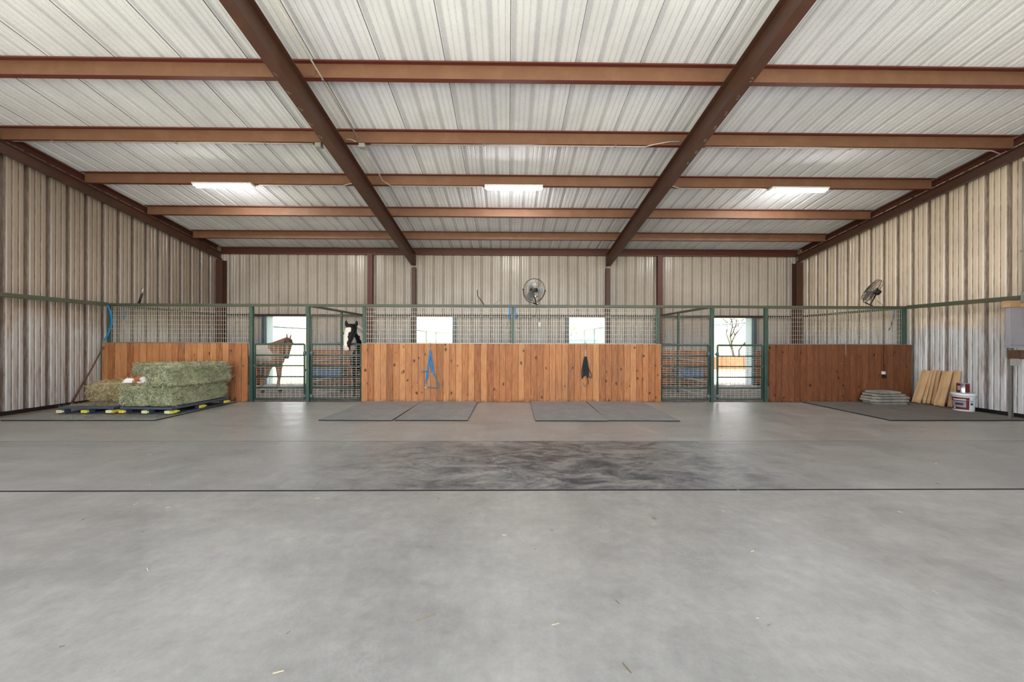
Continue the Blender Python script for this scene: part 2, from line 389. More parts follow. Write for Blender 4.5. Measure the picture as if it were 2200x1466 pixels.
sheet_wall('wall_front_unseen', M['wall_back'], profile(XL, XR, 1.944, [-7, 7]), lambda a,d,z: (a, YF - d, z), .05, lambda a: roof(YF)+.03, [(-7, 7, -.1, 5.3)])  # unseen wall added, its opening sized to shape the daylight
mb = MB(); pr = profile(XL - .3, XR + .3, .068)
for (a, d), (b, e) in zip(pr, pr[1:]):
    mb.add([(a, YF-.4, roof(YF-.4)+d), (b, YF-.4, roof(YF-.4)+e), (b, YB+.3, roof(YB+.3)+e), (a, YB+.3, roof(YB+.3)+d)], [(0,1,2,3)])
struct(mb.build('ceiling', M['roof']))
# floor slabs with grooves, stall ground, yard
mb = MB(); mb.k = 0
def strip(y0, y1, z=0): mb.add([(XL-.1, y0, z), (XR+.1, y0, z), (XR+.1, y1, z), (XL-.1, y1, z)], [(0,1,2,3)])
def groove(y0, y1, dz):
    strip(y0, y1, -dz)
    for y in (y0, y1): mb.add([(XL-.1,y,-dz),(XR+.1,y,-dz),(XR+.1,y,0),(XL-.1,y,0)], [(0,1,2,3)])
strip(YF-.4, 3.205); strip(3.232, 4.79); strip(4.797, 7.86)
mb.k = 1; groove(3.205, 3.232, .02); groove(4.79, 4.797, .006)
mb.k = 0
for x in (XL-.1, XR+.1): mb.add([(x,YF-.4,-.3),(x,7.86,-.3),(x,7.86,0),(x,YF-.4,0)], [(0,1,2,3)])
mb.add([(XL-.1,7.86,-.3),(XR+.1,7.86,-.3),(XR+.1,7.86,0),(XL-.1,7.86,0)], [(0,1,2,3)])
struct(mb.build('floor', [M['concrete'], M['joint_edge_shade']]))
def terrain(name, x0, x1, y0, y1, nx, ny, f, mat):
    m = MB(); vs = [(x0+(x1-x0)*i/nx, y0+(y1-y0)*j/ny) for j in range(ny+1) for i in range(nx+1)]
    m.add([(x, y, f(x, y)) for x, y in vs], [(j*(nx+1)+i, j*(nx+1)+i+1, (j+1)*(nx+1)+i+1, (j+1)*(nx+1)+i) for j in range(ny) for i in range(nx)], True)
    return struct(m.build(name, mat))
terrain('floor_stall', XL-.1, XR+.1, 7.86, YB+.05, 180, 34, lambda x, y: -.02 + .022*(mnoise.noise((x*3, y*3, 0)) + .6*mnoise.noise((x*9, y*9, 5))), M['gravel'])
def yz(x, y):
    return -.04 + .03*mnoise.noise((x*.3, y*.3, 3))
mbg = MB()
for (x0,x1,y0,y1,nx,ny) in [(-60,60,YB+.05,90,60,40), (-60,XL-.1,-60,YB+.05,20,30), (XR+.1,60,-60,YB+.05,20,30), (XL-.1,XR+.1,-60,YF-.4,10,20)]:
    vs = [(x0+(x1-x0)*i/nx, y0+(y1-y0)*j/ny) for j in range(ny+1) for i in range(nx+1)]
    mbg.add([(x, y, yz(x, y)) for x, y in vs], [(j*(nx+1)+i, j*(nx+1)+i+1, (j+1)*(nx+1)+i+1, (j+1)*(nx+1)+i) for j in range(ny) for i in range(nx)], True)
struct(mbg.build('ground', M['yard']))
m = MB(); m.box(XL-3, XR+3, -9, YF-.41, -.2, -.012); struct(m.build('bounce_apron', M['apron']))  # unseen pale apron added to bounce daylight up to the ceiling
for i, (nm, x0, x1) in enumerate((('left', XL-.05, XL+.01), ('right', XR-.01, XR+.05))):
    m = MB()
    if i == 0: m.box(x0, x1, YF, .4, .0, .075); m.box(x0, x1, 3.4, YB, .0, .075)
    else: m.box(x0, x1, YF, YB, .0, .075)
    struct(m.build('baseboard_'+nm, M['black']))
m = MB(); m.box(XL, -7.78, YB-.008, YB+.05, -.05, .06); m.box(-6.36, 6.6, YB-.008, YB+.05, -.05, .06); m.box(7.96, XR, YB-.008, YB+.05, -.05, .06); struct(m.build('baseboard_back', M['black']))
# distant rise
m = MB(); n = 80; rs = []
for j, (yy, hh) in enumerate([(92, -1), (96, 1.), (104, 3.4), (118, 4.5), (130, -1)]):
    rs.append([V((-150 + 300*i/n, yy + 6*mnoise.noise((i*.2, 1, j)), hh*(1 + .35*mnoise.noise((i*.13, 7, 0))))) for i in range(n+1)])
m.add([p for r in rs for p in r], [(j*(n+1)+i, j*(n+1)+i+1, (j+1)*(n+1)+i+1, (j+1)*(n+1)+i) for j in range(4) for i in range(n)], True)
struct(m.build('hill', M['hill']))

# door and window frames (openings carry no glass)
def frame(name, x0, x1, z0, z1, door):
    e = bpy.data.objects.new(name, None); C.objects.link(e); e['kind'] = 'structure'
    e.location = ((x0+x1)/2, YB, 0); cx = (x0+x1)/2
    a, b = x0-cx, x1-cx
    MB().box(a-.006, a+.03, -.03, .26, z0, z1).build('jamb', M['jamb'], e)
    MB().box(b-.03, b+.006, -.03, .26, z0, z1).build('jamb', M['jamb'], e)
    MB().box(a+.03, b-.03, -.03, .26, z1-.03, z1+.006).build('head', M['jamb'], e)
    f = MB(); f.box(a-.1, a-.006, -.09, -.01, z0, z1-.045); f.box(b+.006, b+.1, -.09, -.01, z0, z1-.045)
    f.build('frame_post', M['bluegray'], e)
    if not door: MB().box(a+.03, b-.03, -.03, .26, z0-.006, z0+.03).build('sill', M['jamb'], e)
frame('door_1', *OPEN[0], True); frame('door_2', *OPEN[1], True)
frame('window_1', *OPEN[2], False); frame('window_2', *OPEN[3], False)
# board lining on the foot of the back wall
edges = [(XL+.02,-9.25), ]
spans = [(-9.2,-7.86), (-6.28,6.52), (8.04,9.43)]
for i, (a, b) in enumerate(spans):
    m = MB(); nn = max(1, round((b-a)/.1414)); st = (b-a)/nn
    for k in range(nn): m.box(a+k*st+.001, a+(k+1)*st-.001, YB-.045, YB-.01, .0, 1.1)
    struct(m.build('trim_%d' % (i+1), M['wains']))
# girt rail round the back and the sides
m = MB(); m.box(XL+.25, XR-.25, YB-.09, YB-.012, 2.16, 2.235); struct(m.build('trim_4', M['girt']))

# ------------------------------------------------------------------ roof steel
RX = [-3.02, 3.2]
for i, x in enumerate(RX):
    lab = ['rust brown steel rafter running down the roof left of the middle bay', 'rust brown steel rafter running down the roof right of the middle bay'][i]
    e = thing('rafter', lab, 'rafter', (x, 0, 0), 0, 'main rafters')
    y0, y1 = YF, YB-.13
    def sl(m, w0, w1, t, b, y0=y0, y1=y1):
        m.rings([[V((w0,y,roof(y)-b)), V((w1,y,roof(y)-b)), V((w1,y,roof(y)-t)), V((w0,y,roof(y)-t))] for y in (y0, y1)], True, False)
    m = MB(); sl(m, -.0775, .0775, .224, .236); m.build('top_flange', M['rafter'], e)
    m = MB(); sl(m, -.006, .006, .236, .572); m.build('web', M['rafter'], e)
    m = MB(); sl(m, -.0775, .0775, .572, .586); m.build('bottom_flange', M['rafter'], e)
    # haunch plate at the column
    m = MB(); m.rings([[V((-.0775,y,z)) , V((.0775,y,z)), V((.0775,y+.012,z)), V((-.0775,y+.012,z))] for y, z in ((y1+.001, roof(y1)-.60), (y1+.001, roof(y1)-.19))], True, False)
    m.build('end_plate', M['rafter'], e)
    # chalk shipping marks on the underside
    for k, ch in enumerate(['1X5L5' , '2223886'][i]):
        cu = bpy.data.curves.new('chalk_mark', 'FONT'); cu.body = ch; cu.size = .1; cu.align_x = 'CENTER'; cu.align_y = 'CENTER'; cu.extrude = .0005; cu.offset = -.004
        tmp = bpy.data.objects.new('chalk_mark', cu); C.objects.link(tmp); bpy.context.view_layer.update(); me = bpy.data.meshes.new_from_object(tmp.evaluated_get(bpy.context.evaluated_depsgraph_get())); bpy.data.objects.remove(tmp)
        me.materials.clear(); t = bpy.data.objects.new('chalk_mark', me); C.objects.link(t); t.parent = e
        y = 4.55 + k*.27
        t.location = (-.035 if i == 0 else .03, y, roof(y)-.5885); t.rotation_euler = (pi + math.atan(-1/6.)*-1*-1, 0, pi/2 if i else -pi/2)
        t.rotation_euler = (Matrix.Rotation(-math.atan(1/6.), 4, 'X') @ Matrix.Rotation(pi, 4, 'X') @ Matrix.Rotation(R(20), 4, 'Z')).to_euler()
        me.materials.append(M['white']); t['label'] = 'white chalk mark'
PY = [4.923, 6.184, 7.415, 8.692, 9.953]
names = ['nearest, broadest brown purlin crossing the roof above the lamps, topmost in the photo', 'second brown purlin from the top, with junction boxes and conduit along it', 'brown roof purlin that carries the three strip lamps', 'brown roof purlin just behind the row of strip lamps', 'farthest brown roof purlin, next to the eave beam of the back wall']
def purlin_poly(d=.204, w=.072, t=.006, lip=.02):
    # Z section: top flange towards the front, bottom flange towards the back
    return [(-w,-lip),(-w,0),(t,0),(t,-d+t),(w,-d+t),(w,-d+lip),(w+t,-d+lip),(w+t,-d),(0,-d),(0,-t),(-w+t,-t),(-w+t,-lip)]
for y, lab in zip(PY, names):
    yw = y + .072; zt = roof(y) - .014
    m = MB(); m.extrude([V((0, a, b)) for a, b in purlin_poly()], (XL+.16, yw, zt), (XR-.16, yw, zt))
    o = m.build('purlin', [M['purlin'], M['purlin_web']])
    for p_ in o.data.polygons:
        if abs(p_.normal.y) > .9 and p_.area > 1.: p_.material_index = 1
    tag(o, lab, 'purlin', 'roof purlins')
    # screw tips are part of the sheet; lap clips at the rafters
    for x in RX:
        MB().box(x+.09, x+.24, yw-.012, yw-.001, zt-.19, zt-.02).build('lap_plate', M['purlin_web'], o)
m = MB(); m.extrude([V((0,a,b)) for a, b in [(-.075,-.02),(-.075,0),(0,0),(0,-.215),(-.075,-.215),(-.075,-.195),(-.069,-.195),(-.069,-.209),(-.006,-.209),(-.006,-.006),(-.069,-.006),(-.069,-.02)]], (XL+.07, YB-.02, roof(YB)-.008), (XR-.07, YB-.02, roof(YB)-.008))
tag(m.build('eave_beam', M['redcol']), 'red brown eave beam along the top of the back wall', 'eave beam')
for i, s in enumerate((-1, 1)):
    wx = XL if s < 0 else XR
    m = MB(); x0 = wx - s*.02
    poly = [(0,0),(-s*.085,0),(-s*.085,-.008),(-s*.008,-.008),(-s*.008,-.197),(-s*.085,-.197),(-s*.085,-.205),(0,-.205)]
    m.rings([[V((x0 - s*.1 + a*1., y, roof(y)-.226+b)) for a, b in poly] for y in (YF, YB-.12)], True, False)
    o = m.build('rake_beam', M['rafter']); tag(o, ['brown sloping beam under the roof edge of the left wall', 'brown sloping beam under the roof edge of the right wall'][i], 'rake beam', 'rake beams')
    m = MB(); m.rings([[V((wx - s*q, y, roof(y)+z)) for q, z in ((.004,-.012),(.11,-.012),(.11,-.02),(.012,-.02),(.012,-.105),(.004,-.105))] for y in (YF, YB-.12)], True, False)
    struct(m.build('trim_%d' % (5+i), M['redcol']))
for i, x in enumerate((XL, XR)):
    m = MB(); m.box(x-.05, x+.05, YB+.0, YB+.07, -.05, roof(YB)+.03); m.box(x-(.06 if i == 0 else 0), x+(0 if i == 0 else .06), YB-.06, YB+.0, -.05, roof(YB)+.03); struct(m.build('trim_%d' % (7+i), M['wall_back']))
# columns on the back wall
def column(x, w_, d, z1, mat, lab, grp):
    m = MB(); y0, y1 = YB-.012-d, YB-.012
    m.box(x-w_/2, x+w_/2, y0, y0+.012, 0, z1); m.box(x-w_/2, x+w_/2, y1-.012, y1, 0, z1); m.box(x-.006, x+.006, y0+.012, y1-.012, 0, z1)
    return tag(m.build('steel_column', mat), lab, 'column', grp)
column(RX[0], .132, .11, roof(YB)-.63, M['rafter'], 'slim brown steel column under the foot of the left rafter', 'back wall columns')
column(RX[1], .132, .11, roof(YB)-.63, M['rafter'], 'slim brown steel column under the foot of the right rafter', 'back wall columns')
column(-4.41, .165, .1, roof(YB)-.225, M['redcol'], 'red brown steel column on the back wall behind the black and white horse', 'back wall columns')
column(4.88, .165, .1, roof(YB)-.225, M['redcol'], 'red brown steel column on the back wall above the right stall partition', 'back wall columns')
column(-9.1, .2, .19, roof(YB)-.432, M['rafter'], 'dark brown corner column where left and back walls meet', 'back wall columns')
column(9.33, .2, .19, roof(YB)-.432, M['rafter'], 'dark brown corner column where right and back walls meet', 'back wall columns')

# ------------------------------------------------------------------ strip lamps, conduit
def lamp(x, lab):
    y = 7.50; z = roof(7.415) - .014 - .204 - .001
    e = thing('strip_lamp', lab, 'strip lamp', (x, y, z), 0, 'lit strip lamps under the purlin')
    MB().bbox(-.63, .63, -.085, .085, -.036, 0, .008).build('housing', M['white'], e)
    m = MB(); rs = []
    for xx, q in ((-.6,.6),(-.585,.95),(-.5,1.),(.5,1.),(.585,.95),(.6,.6)):
        rs.append([V((xx, .052*q*cos(a), -.037 - .05*q*sin(a))) for a in [pi*k/10 for k in range(11)]])
    m.rings(rs); m.build('diffuser', M['lamp'], e)
    for sx in (-1, 1):
        m = MB(); m.bbox(sx*.615-.02, sx*.615+.02, -.05, .05, -.055, -.0365, .005); m.build('end_cap', M['white'], e)
        for sy in (-1, 1): MB().box(sx*.56-.015, sx*.56+.015, sy*.062-.004, sy*.062+.004, -.06, -.01).build('latch', M['galv'], e)
lamp(-6.14, 'lit strip lamp under the purlin in the left bay')
lamp(.112, 'lit strip lamp under the purlin in the middle bay')
lamp(6.36, 'lit strip lamp under the purlin in the right bay')
def conduit(name, lab, pts, r=.011, clips=()):
    e = thing(name, lab, 'conduit', pts[0]); o = V(pts[0])
    m = MB(); m.tube([V(p)-o for p in pts], r, 8); m.build('pipe', M['conduit'], e)
    for c in clips:
        m = MB(); c = V(c)-o; m.box(c.x-.012, c.x+.012, c.y-.02, c.y+.02, c.z-.02, c.z+.012); m.build('clip', M['galv'], e)
z2 = roof(6.184) - .014 - .204 - .014; y2 = 6.184 + .1; z3 = roof(7.415) - .232; y3 = 7.415 + .1
conduit('conduit', 'thin conduit under the second purlin, left bay, from wall to rafter', [(-8.9,y2,z2),(-3.55,y2,z2)], .011, [(-6,y2,z2),(-4.4,y2,z2),(-8.2,y2,z2)])
conduit('conduit', 'thin conduit under the second purlin across the middle bay', [(-2.5,y2,z2),(2.5,y2,z2-.002),(2.62,y2-.07,z2-.002),(2.9,y2-.075,z2+.05),(3.1,y2-.075,z2+.055)], .011, [(-.45,y2,z2),(1.95,y2,z2)])
conduit('conduit', 'thin conduit under the second purlin across the right bay', [(3.6,y2,z2),(8.3,y2,z2),(8.95,y2,z2-.02),(9.12,y2,z2-.08)], .011, [(4.2,y2,z2),(6.3,y2,z2),(8.3,y2,z2)])
conduit('conduit', 'pale conduit slanting down the roof just right of the left rafter', [(-2.70,4.0,roof(4.0)-.235),(-2.66,6.13,roof(6.13)-.235)], .011, [(-2.68,5.0,roof(5.0)-.235)])
conduit('conduit', 'lower pale conduit from the junction box down to the lamp purlin', [(-2.65,6.42,roof(6.42)-.235),(-2.66,7.3,roof(7.3)-.235),(-2.56,y3,z3),(-.55,y3,z3)], .011, [(-1.5,y3,z3)])
conduit('conduit', 'conduit from the left lamp to the left rafter', [(-5.4,y3,z3),(-3.6,y3,z3-.002),(-3.45,y3-.075,z3-.002),(-3.3,y3-.08,z3+.03),(-3.12,y3-.08,z3+.035)], .011, [(-4.3,y3,z3)])
conduit('conduit', 'conduit from the right rafter to the right lamp', [(3.3,y3-.08,z3+.035),(3.45,y3-.08,z3+.03),(3.6,y3-.075,z3-.002),(3.75,y3,z3-.002),(5.68,y3,z3)], .011, [(4.5,y3,z3)])
conduit('conduit', 'short bent white conduit between left rafter and the square junction box', [(-2.93,y2-.06,z2+.055),(-2.83,y2-.06,z2+.045),(-2.74,y2-.05,z2+.01)], .011)
def jbox(x, lab):
    e = thing('junction_box', lab, 'junction box', (x, y2, z2+.002), 0, 'grey junction boxes on the second purlin')
    MB().bbox(-.055,.055,-.045,.045,-.075,.0,.008).build('box', M['jbox'], e)
    MB().bbox(-.048,.048,-.05,-.0455,-.07,-.005,.003).build('cover', M['jbox'], e)
jbox(-3.44, 'grey junction box on the second purlin, left side of the left rafter')
jbox(-2.655, 'grey junction box on the second purlin, right side of the left rafter')

# ------------------------------------------------------------------ stall fronts
def grid(m, x0, x1, z0, z1, dx, dz, y, r=.003):
    nx = max(1, round((x1-x0)/dx)); nz = max(1, round((z1-z0)/dz))
    for i in range(nx+1):
        x = x0 + (x1-x0)*i/nx; m.box(x-r, x+r, y-r, y+r, z0, z1)
    for j in range(nz+1):
        z = z0 + (z1-z0)*j/nz; m.box(x0, x1, y-3*r, y-r, z-r, z+r)
PZ = 2.168
def post(x, lab, s=.066, y=SY+.06, z0=-.05):
    e = thing('stall_post', lab, 'post', (x, y, 0), 0, 'green posts of the stall front')
    MB().bbox(-s/2, s/2, -s/2, s/2, z0, PZ, .006).build('tube', M['green'], e)
    MB().box(-.06,.06,-.06,.06,z0-.012,z0-.001).build('base_plate', M['green'], e)
post(-9.077, 'dark green post in the left wall corner beside the blue strap', .06)
post(-5.864, 'dark green post between left board panel and left gate')
post(-4.583, 'blue green post carrying both left gates', .07)
post(-3.298, 'dark green post beside the black and white horse')
post(.107, 'dark green middle post between the two blue hanging ties', .05, SY+.06)
post(3.469, 'dark green post at the right end of the long board panel')
post(4.73, 'dark green post carrying both right gates', .07)
post(5.984, 'dark green post between right gate and dark board panel')
post(9.227, 'dark green post by the right wall next to the dark board panel', .08)
m = MB(); m.bbox(-9.12, 9.27, SY+.028, SY+.092, PZ+.001, PZ+.062, .006)
tag(m.build('top_rail', M['greenrail']), 'long green brown rail across the top of the whole stall front', 'rail')
for s, lab in ((-1, 'green brown rail along the left metal wall, running towards the camera'), (1, 'green brown rail along the right metal wall, running towards the camera')):
    x = -9.11 if s < 0 else 9.29
    m = MB(); m.bbox(x-.04, x+.04, 3.46 if s < 0 else 1., SY+.026, 2.165, 2.245, .008)
    m2 = MB()
    o = m.build('wall_rail', M['greenrail']); tag(o, lab, 'rail', 'rails on the side walls')
    m = MB(); m.bbox(x-.03, x+.03, SY+.096, YB-.25, 2.165, 2.225, .006)
    o = m.build('stall_side_rail', M['greenrail']); tag(o, ['brown green rail on the left wall inside the leftmost stall', 'brown green rail on the right wall inside the rightmost stall'][s > 0], 'rail', 'rails on the side walls')
    if s > 0:
        for k in (0, 1): MB().box(x-.052, x-.041, 5.98+k*.09, 6.02+k*.09, 2.1, 2.3).build('strut_clip', M['galv'], o)

def boards(name, x0, x1, mat, lab, mat_top):
    e = thing(name, lab, 'board panel', ((x0+x1)/2, SY, 0), 0, 'board panels of the stall front'); a, b = x0-(x0+x1)/2, x1-(x0+x1)/2
    cx = (x0+x1)/2
    m = MB(); n = round((b-a)/.1414); st = (b-a)/n
    sm_ = .85 if mat == 'wood' else .3; lo, mid, hi, gr = WOOD[mat]; mat = wood_mat('pine boards', lo, mid, hi, st, 0, a, gr, seam=sm_, vary=.26 if sm_ > .5 else .1)
    for k in range(n):
        g = .0022; yj = random.uniform(-.002,.002)
        m.bbox(a+k*st+g, a+(k+1)*st-g, -.02+yj, .016+yj, .004, 1.33, .0045)
    o = m.build('boards', mat, e)
    MB().box(a, b, -.022, .0255, 1.3305, 1.336).build('cap_strip', M['galv'], e)
    m = MB(); m.box(a+.03, b-.03, .0185, .0255, 0.02, .06); m.box(a+.03,b-.03,.0185,.0255,.62,.66); m.box(a+.03, b-.03, .0185, .0255, 1.27, 1.3295)
    m.build('back_frame', M['green'], e)
    # screw heads along two lines
    m = MB()
    for k in range(n):
        for z in (.05, .9): m.ball((a+(k+.5)*st+random.uniform(-.02,.02), -.0235, z+random.uniform(-.012,.012)), .006, .002, .006, 4)
    m.build('screw_heads', M['galv'], e, kind='stuff')
    return e
def mesh_panel(x0, x1, lab, x0m=None, x1m=None):
    cx = (x0+x1)/2; e = thing('wire_screen', lab, 'wire panel', (cx, SY+.06, 0), 0, 'wire panels above the boards'); a, b = x0-cx, x1-cx
    m = MB(); grid(m, a+.004, b-.004, 1.345, PZ-.012, .0508, .1016, 0); m.build('wire_mesh', M['wire'], e)
    f = MB()
    for z in (1.343, PZ-.01): f.box(a, b, .008, .022, z-.006, z+.006)
    for x in (a+.006, b-.006): f.box(x-.006, x+.006, .008, .022, 1.35, PZ-.017)
    f.build('frame', M['green'], e)
bo = {}
for x0, x1, mt, lab in ((-9.16, -5.9, 'wood', 'orange brown upright boards behind the hay bales, left end'), (-3.335, 3.512, 'wood', 'long orange brown panel of upright boards in the middle'), (6.02, 9.34, 'wood_dark', 'dark brown upright board panel at the right end')):
    boards('board_barrier', x0, x1, mt, lab, None)
mesh_panel(-9.04, -5.9, 'wire mesh panel above the boards behind the hay')
mesh_panel(-3.262, .078, 'wire mesh above the long boards, left half up to the middle post')
mesh_panel(.136, 3.432, 'wire mesh above the long boards, right half from the middle post')
mesh_panel(6.02, 9.185, 'wire mesh above the dark brown boards at the right')

def gate(x0, x1, hinge, lab):
    # five-bar tube gate with wire mesh
    cx = (x0+x1)/2; e = thing('gate', lab, 'gate', (cx, SY+.06, 0), 0, 'five bar stall gates'); a, b = x0-cx, x1-cx
    z0, z1 = .05, 1.31; r = .022
    m = MB(); m.tube([(a, 0, z0), (a, 0, z1-.03), (a+.008, 0, z1-.008), (a+.03, 0, z1), (b-.03, 0, z1), (b-.008, 0, z1-.008), (b, 0, z1-.03), (b, 0, z0)], r, 10)
    m.build('frame', M['green'], e)
    for k, z in enumerate((z0+.01, .315, .565, .815, 1.055)):
        m = MB(); m.tube([(a+r, 0, z), (b-r, 0, z)], .016 if k else .014, 8); m.build('bar', M['green'], e)
    m = MB(); grid(m, a+r, b-r, z0+.01, z1-r, .1016, .0508, .022, .0028); m.build('wire_mesh', M['wire'], e)
    hx = a if hinge < 0 else b
    for z in (.12, 1.1):
        m = MB(); m.tube([(hx, 0, z-.045), (hx, 0, z+.045)], .032, 10); m.box(hx+hinge*.03, hx+hinge*.056, -.012, .012, z-.02, z+.02)
        m.build('hinge', M['bluegray'], e)
    lx = b if hinge < 0 else a
    m = MB()
    for k in range(7):
        t = k/6; p = V((lx - hinge*(-.0) + hinge*.26*(1-t)*1. - hinge*.0, -.032, .815 - .05*sin(pi*t) + .012))
        m.tube([p + V((.016*cos(q)*(1 if k % 2 else .8), .008*(k % 2)*sin(q), .010*sin(q))) for q in [2*pi*i/8 for i in range(8)]], .003, 5, True)
    m.build('latch_chain', M['chain'], e)
gate(-5.795, -4.665, 1, 'tube gate with wire mesh in front of the brown and white horse')
gate(-4.505, -3.375, -1, 'tube gate with wire mesh under the head of the black and white horse')
gate(3.55, 4.645, 1, 'tube gate with wire mesh, hung left of the right gate post')
gate(4.86, 5.905, -1, 'tube gate with wire mesh, in front of the open door at right')

def partition(x, lab):
    e = thing('stall_partition', lab, 'partition', (x, SY+.1, 0), 0, 'partitions between stalls'); L = YB - .12 - SY - .1
    MB().bbox(-.03,.03,0,L,PZ+.001,PZ+.055,.005).build('top_rail', M['greenrail'], e)
    for z in (.075, .43, .9, 1.31):
        m = MB(); m.tube([(0, .0, z), (0, L, z)], .024, 8); m.build('pipe_rail', M['piperail'], e)
    m = MB()
    n = round(L/.0762)
    for i in range(n+1): m.box(-.002,.002,L*i/n-.002,L*i/n+.002,.08,PZ)
    for j in range(22): z = .1 + j*.0985; m.box(.002,.006,0,L,z-.002,z+.002)
    m.build('wire_mesh', M['wire'], e)
    m = MB(); m.bbox(-.03,.03,L-.06,L,-.02,PZ,.005); m.build('rear_post', M['green'], e)
    m = MB(); m.bbox(-.025,.025,L*.5,L*.5+.05,-.02,PZ,.005); m.build('middle_post', M['green'], e)
partition(-4.583, 'wire and pipe partition running back between the two left stalls')
partition(4.73, 'wire and pipe partition running back between the two right stalls')
partition(.107, 'wire and pipe partition seen edge on behind the middle post')

e = thing('white_pipe', 'white plastic pipe with a cap standing against the back wall', 'pipe', (1.0, YB-.1, 0))
m = MB(); m.tube([(0,0,-.02),(0,0,1.85)], .022, 10); m.build('pipe', M['white'], e)
m = MB(); m.bbox(-.045,.045,-.04,.045,1.851,2.0,.01); m.build('cap', M['white'], e)
# blue feed troughs inside the middle stalls
def trough(x, y, lab, sx):
    e = thing('feed_trough', lab, 'trough', (x, y, .3), 0, 'blue feed troughs')
    m = MB(); out = [(-.42*sx,-.17),(.42*sx,-.17),(.42*sx,.17),(-.42*sx,.17)]; 
    def ring(s, z): return [V((a*s, b*s, z)) for a, b in out]
    m.rings([ring(.84, 0), ring(1., .19), ring(1.04, .20), ring(1.04, .22), ring(.95, .22), ring(.8, .02)], True, False)
    m.build('tub', M['tub'], e)
    m = MB(); m.bar((-.46*sx,.2,.25),(.46*sx,.2,.25),.03,.05); m.bar((-.3,.2,-.32),(-.3,.2,.25),.03); m.bar((.3,.2,-.32),(.3,.2,.25),.03); m.build('bracket', M['green'], e)
trough(-5.68, 10.8, 'blue plastic feed trough at the back of the left stall, right of its door', 1.3)
trough(5.7, 10.8, 'blue plastic feed trough at the back of the right stall, left of its door', 1.05)

# ------------------------------------------------------------------ rubber mats
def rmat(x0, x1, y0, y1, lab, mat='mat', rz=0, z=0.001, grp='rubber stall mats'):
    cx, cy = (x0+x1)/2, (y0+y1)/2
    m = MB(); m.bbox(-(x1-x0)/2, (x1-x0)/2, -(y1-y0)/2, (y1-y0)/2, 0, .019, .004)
    o = m.build('rubber_mat', [M[mat], M['joint_edge_shade']])
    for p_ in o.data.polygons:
        if p_.normal.z < .95: p_.material_index = 1  # side and chamfer faces black: edge shading and gap put into colour
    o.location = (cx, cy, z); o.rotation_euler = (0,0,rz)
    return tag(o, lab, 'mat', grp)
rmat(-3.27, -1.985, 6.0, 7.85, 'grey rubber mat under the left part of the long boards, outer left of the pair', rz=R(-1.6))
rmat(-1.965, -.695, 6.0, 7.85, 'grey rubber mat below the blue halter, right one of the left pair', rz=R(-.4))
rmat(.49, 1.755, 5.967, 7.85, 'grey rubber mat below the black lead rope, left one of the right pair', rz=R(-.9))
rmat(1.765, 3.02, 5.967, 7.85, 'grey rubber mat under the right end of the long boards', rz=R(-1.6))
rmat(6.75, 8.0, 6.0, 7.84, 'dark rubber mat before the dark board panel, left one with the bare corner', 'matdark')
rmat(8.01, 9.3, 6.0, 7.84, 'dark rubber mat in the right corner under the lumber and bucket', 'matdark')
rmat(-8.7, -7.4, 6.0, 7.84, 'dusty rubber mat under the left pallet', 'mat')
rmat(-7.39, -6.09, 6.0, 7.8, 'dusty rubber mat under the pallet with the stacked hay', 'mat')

# ------------------------------------------------------------------ pallets and hay
def pallet(x, y, rz, lab):
    e = thing('pallet', lab, 'pallet', (x, y, .021), rz, 'plastic pallets under the hay')
    m = MB(); m.bbox(-.51, .51, -.6, .6, .095, .135, .014); m.build('deck', M['pallet'], e)
    m = MB()
    for s in (-.45, 0, .45): m.bbox(s-.06, s+.06, -.58, .58, 0, .02, .006)
    m.build('runners', M['pallet'], e)
    for i, fx in enumerate((-.45, 0, .45)):
        for j, fy in enumerate((-.54, 0, .54)):
            f = MB().bbox(fx-.055, fx+.055, fy-.055, fy+.055, .0205, .0945, .01).build('foot', M['pallet'], e)
            if j == 0:
                m = MB(); m.bbox(fx-.075, fx+.03, fy-.066, fy-.056, .026, .078, .004); m.bbox(fx+.03, fx+.068, fy-.064, fy-.056, .04, .066, .004); m.build('yellow_clip', M['cream' if (i + (x > -7)) % 2 == 0 or i == 2 else 'yellow'], f)
            if i == 2:
                m = MB(); m.bbox(fx+.056, fx+.066, fy-.075, fy+.04, .026, .078, .004); m.bbox(fx+.056, fx+.064, fy+.04, fy+.085, .04, .066, .004); m.build('yellow_clip', M['yellow'], f)
    return e
pallet(-7.80, 7.04, 0, 'slate plastic pallet under the loose yellowed hay, at left')
pallet(-6.62, 7.0, R(-4), 'slate plastic pallet carrying the stacked green hay bales')

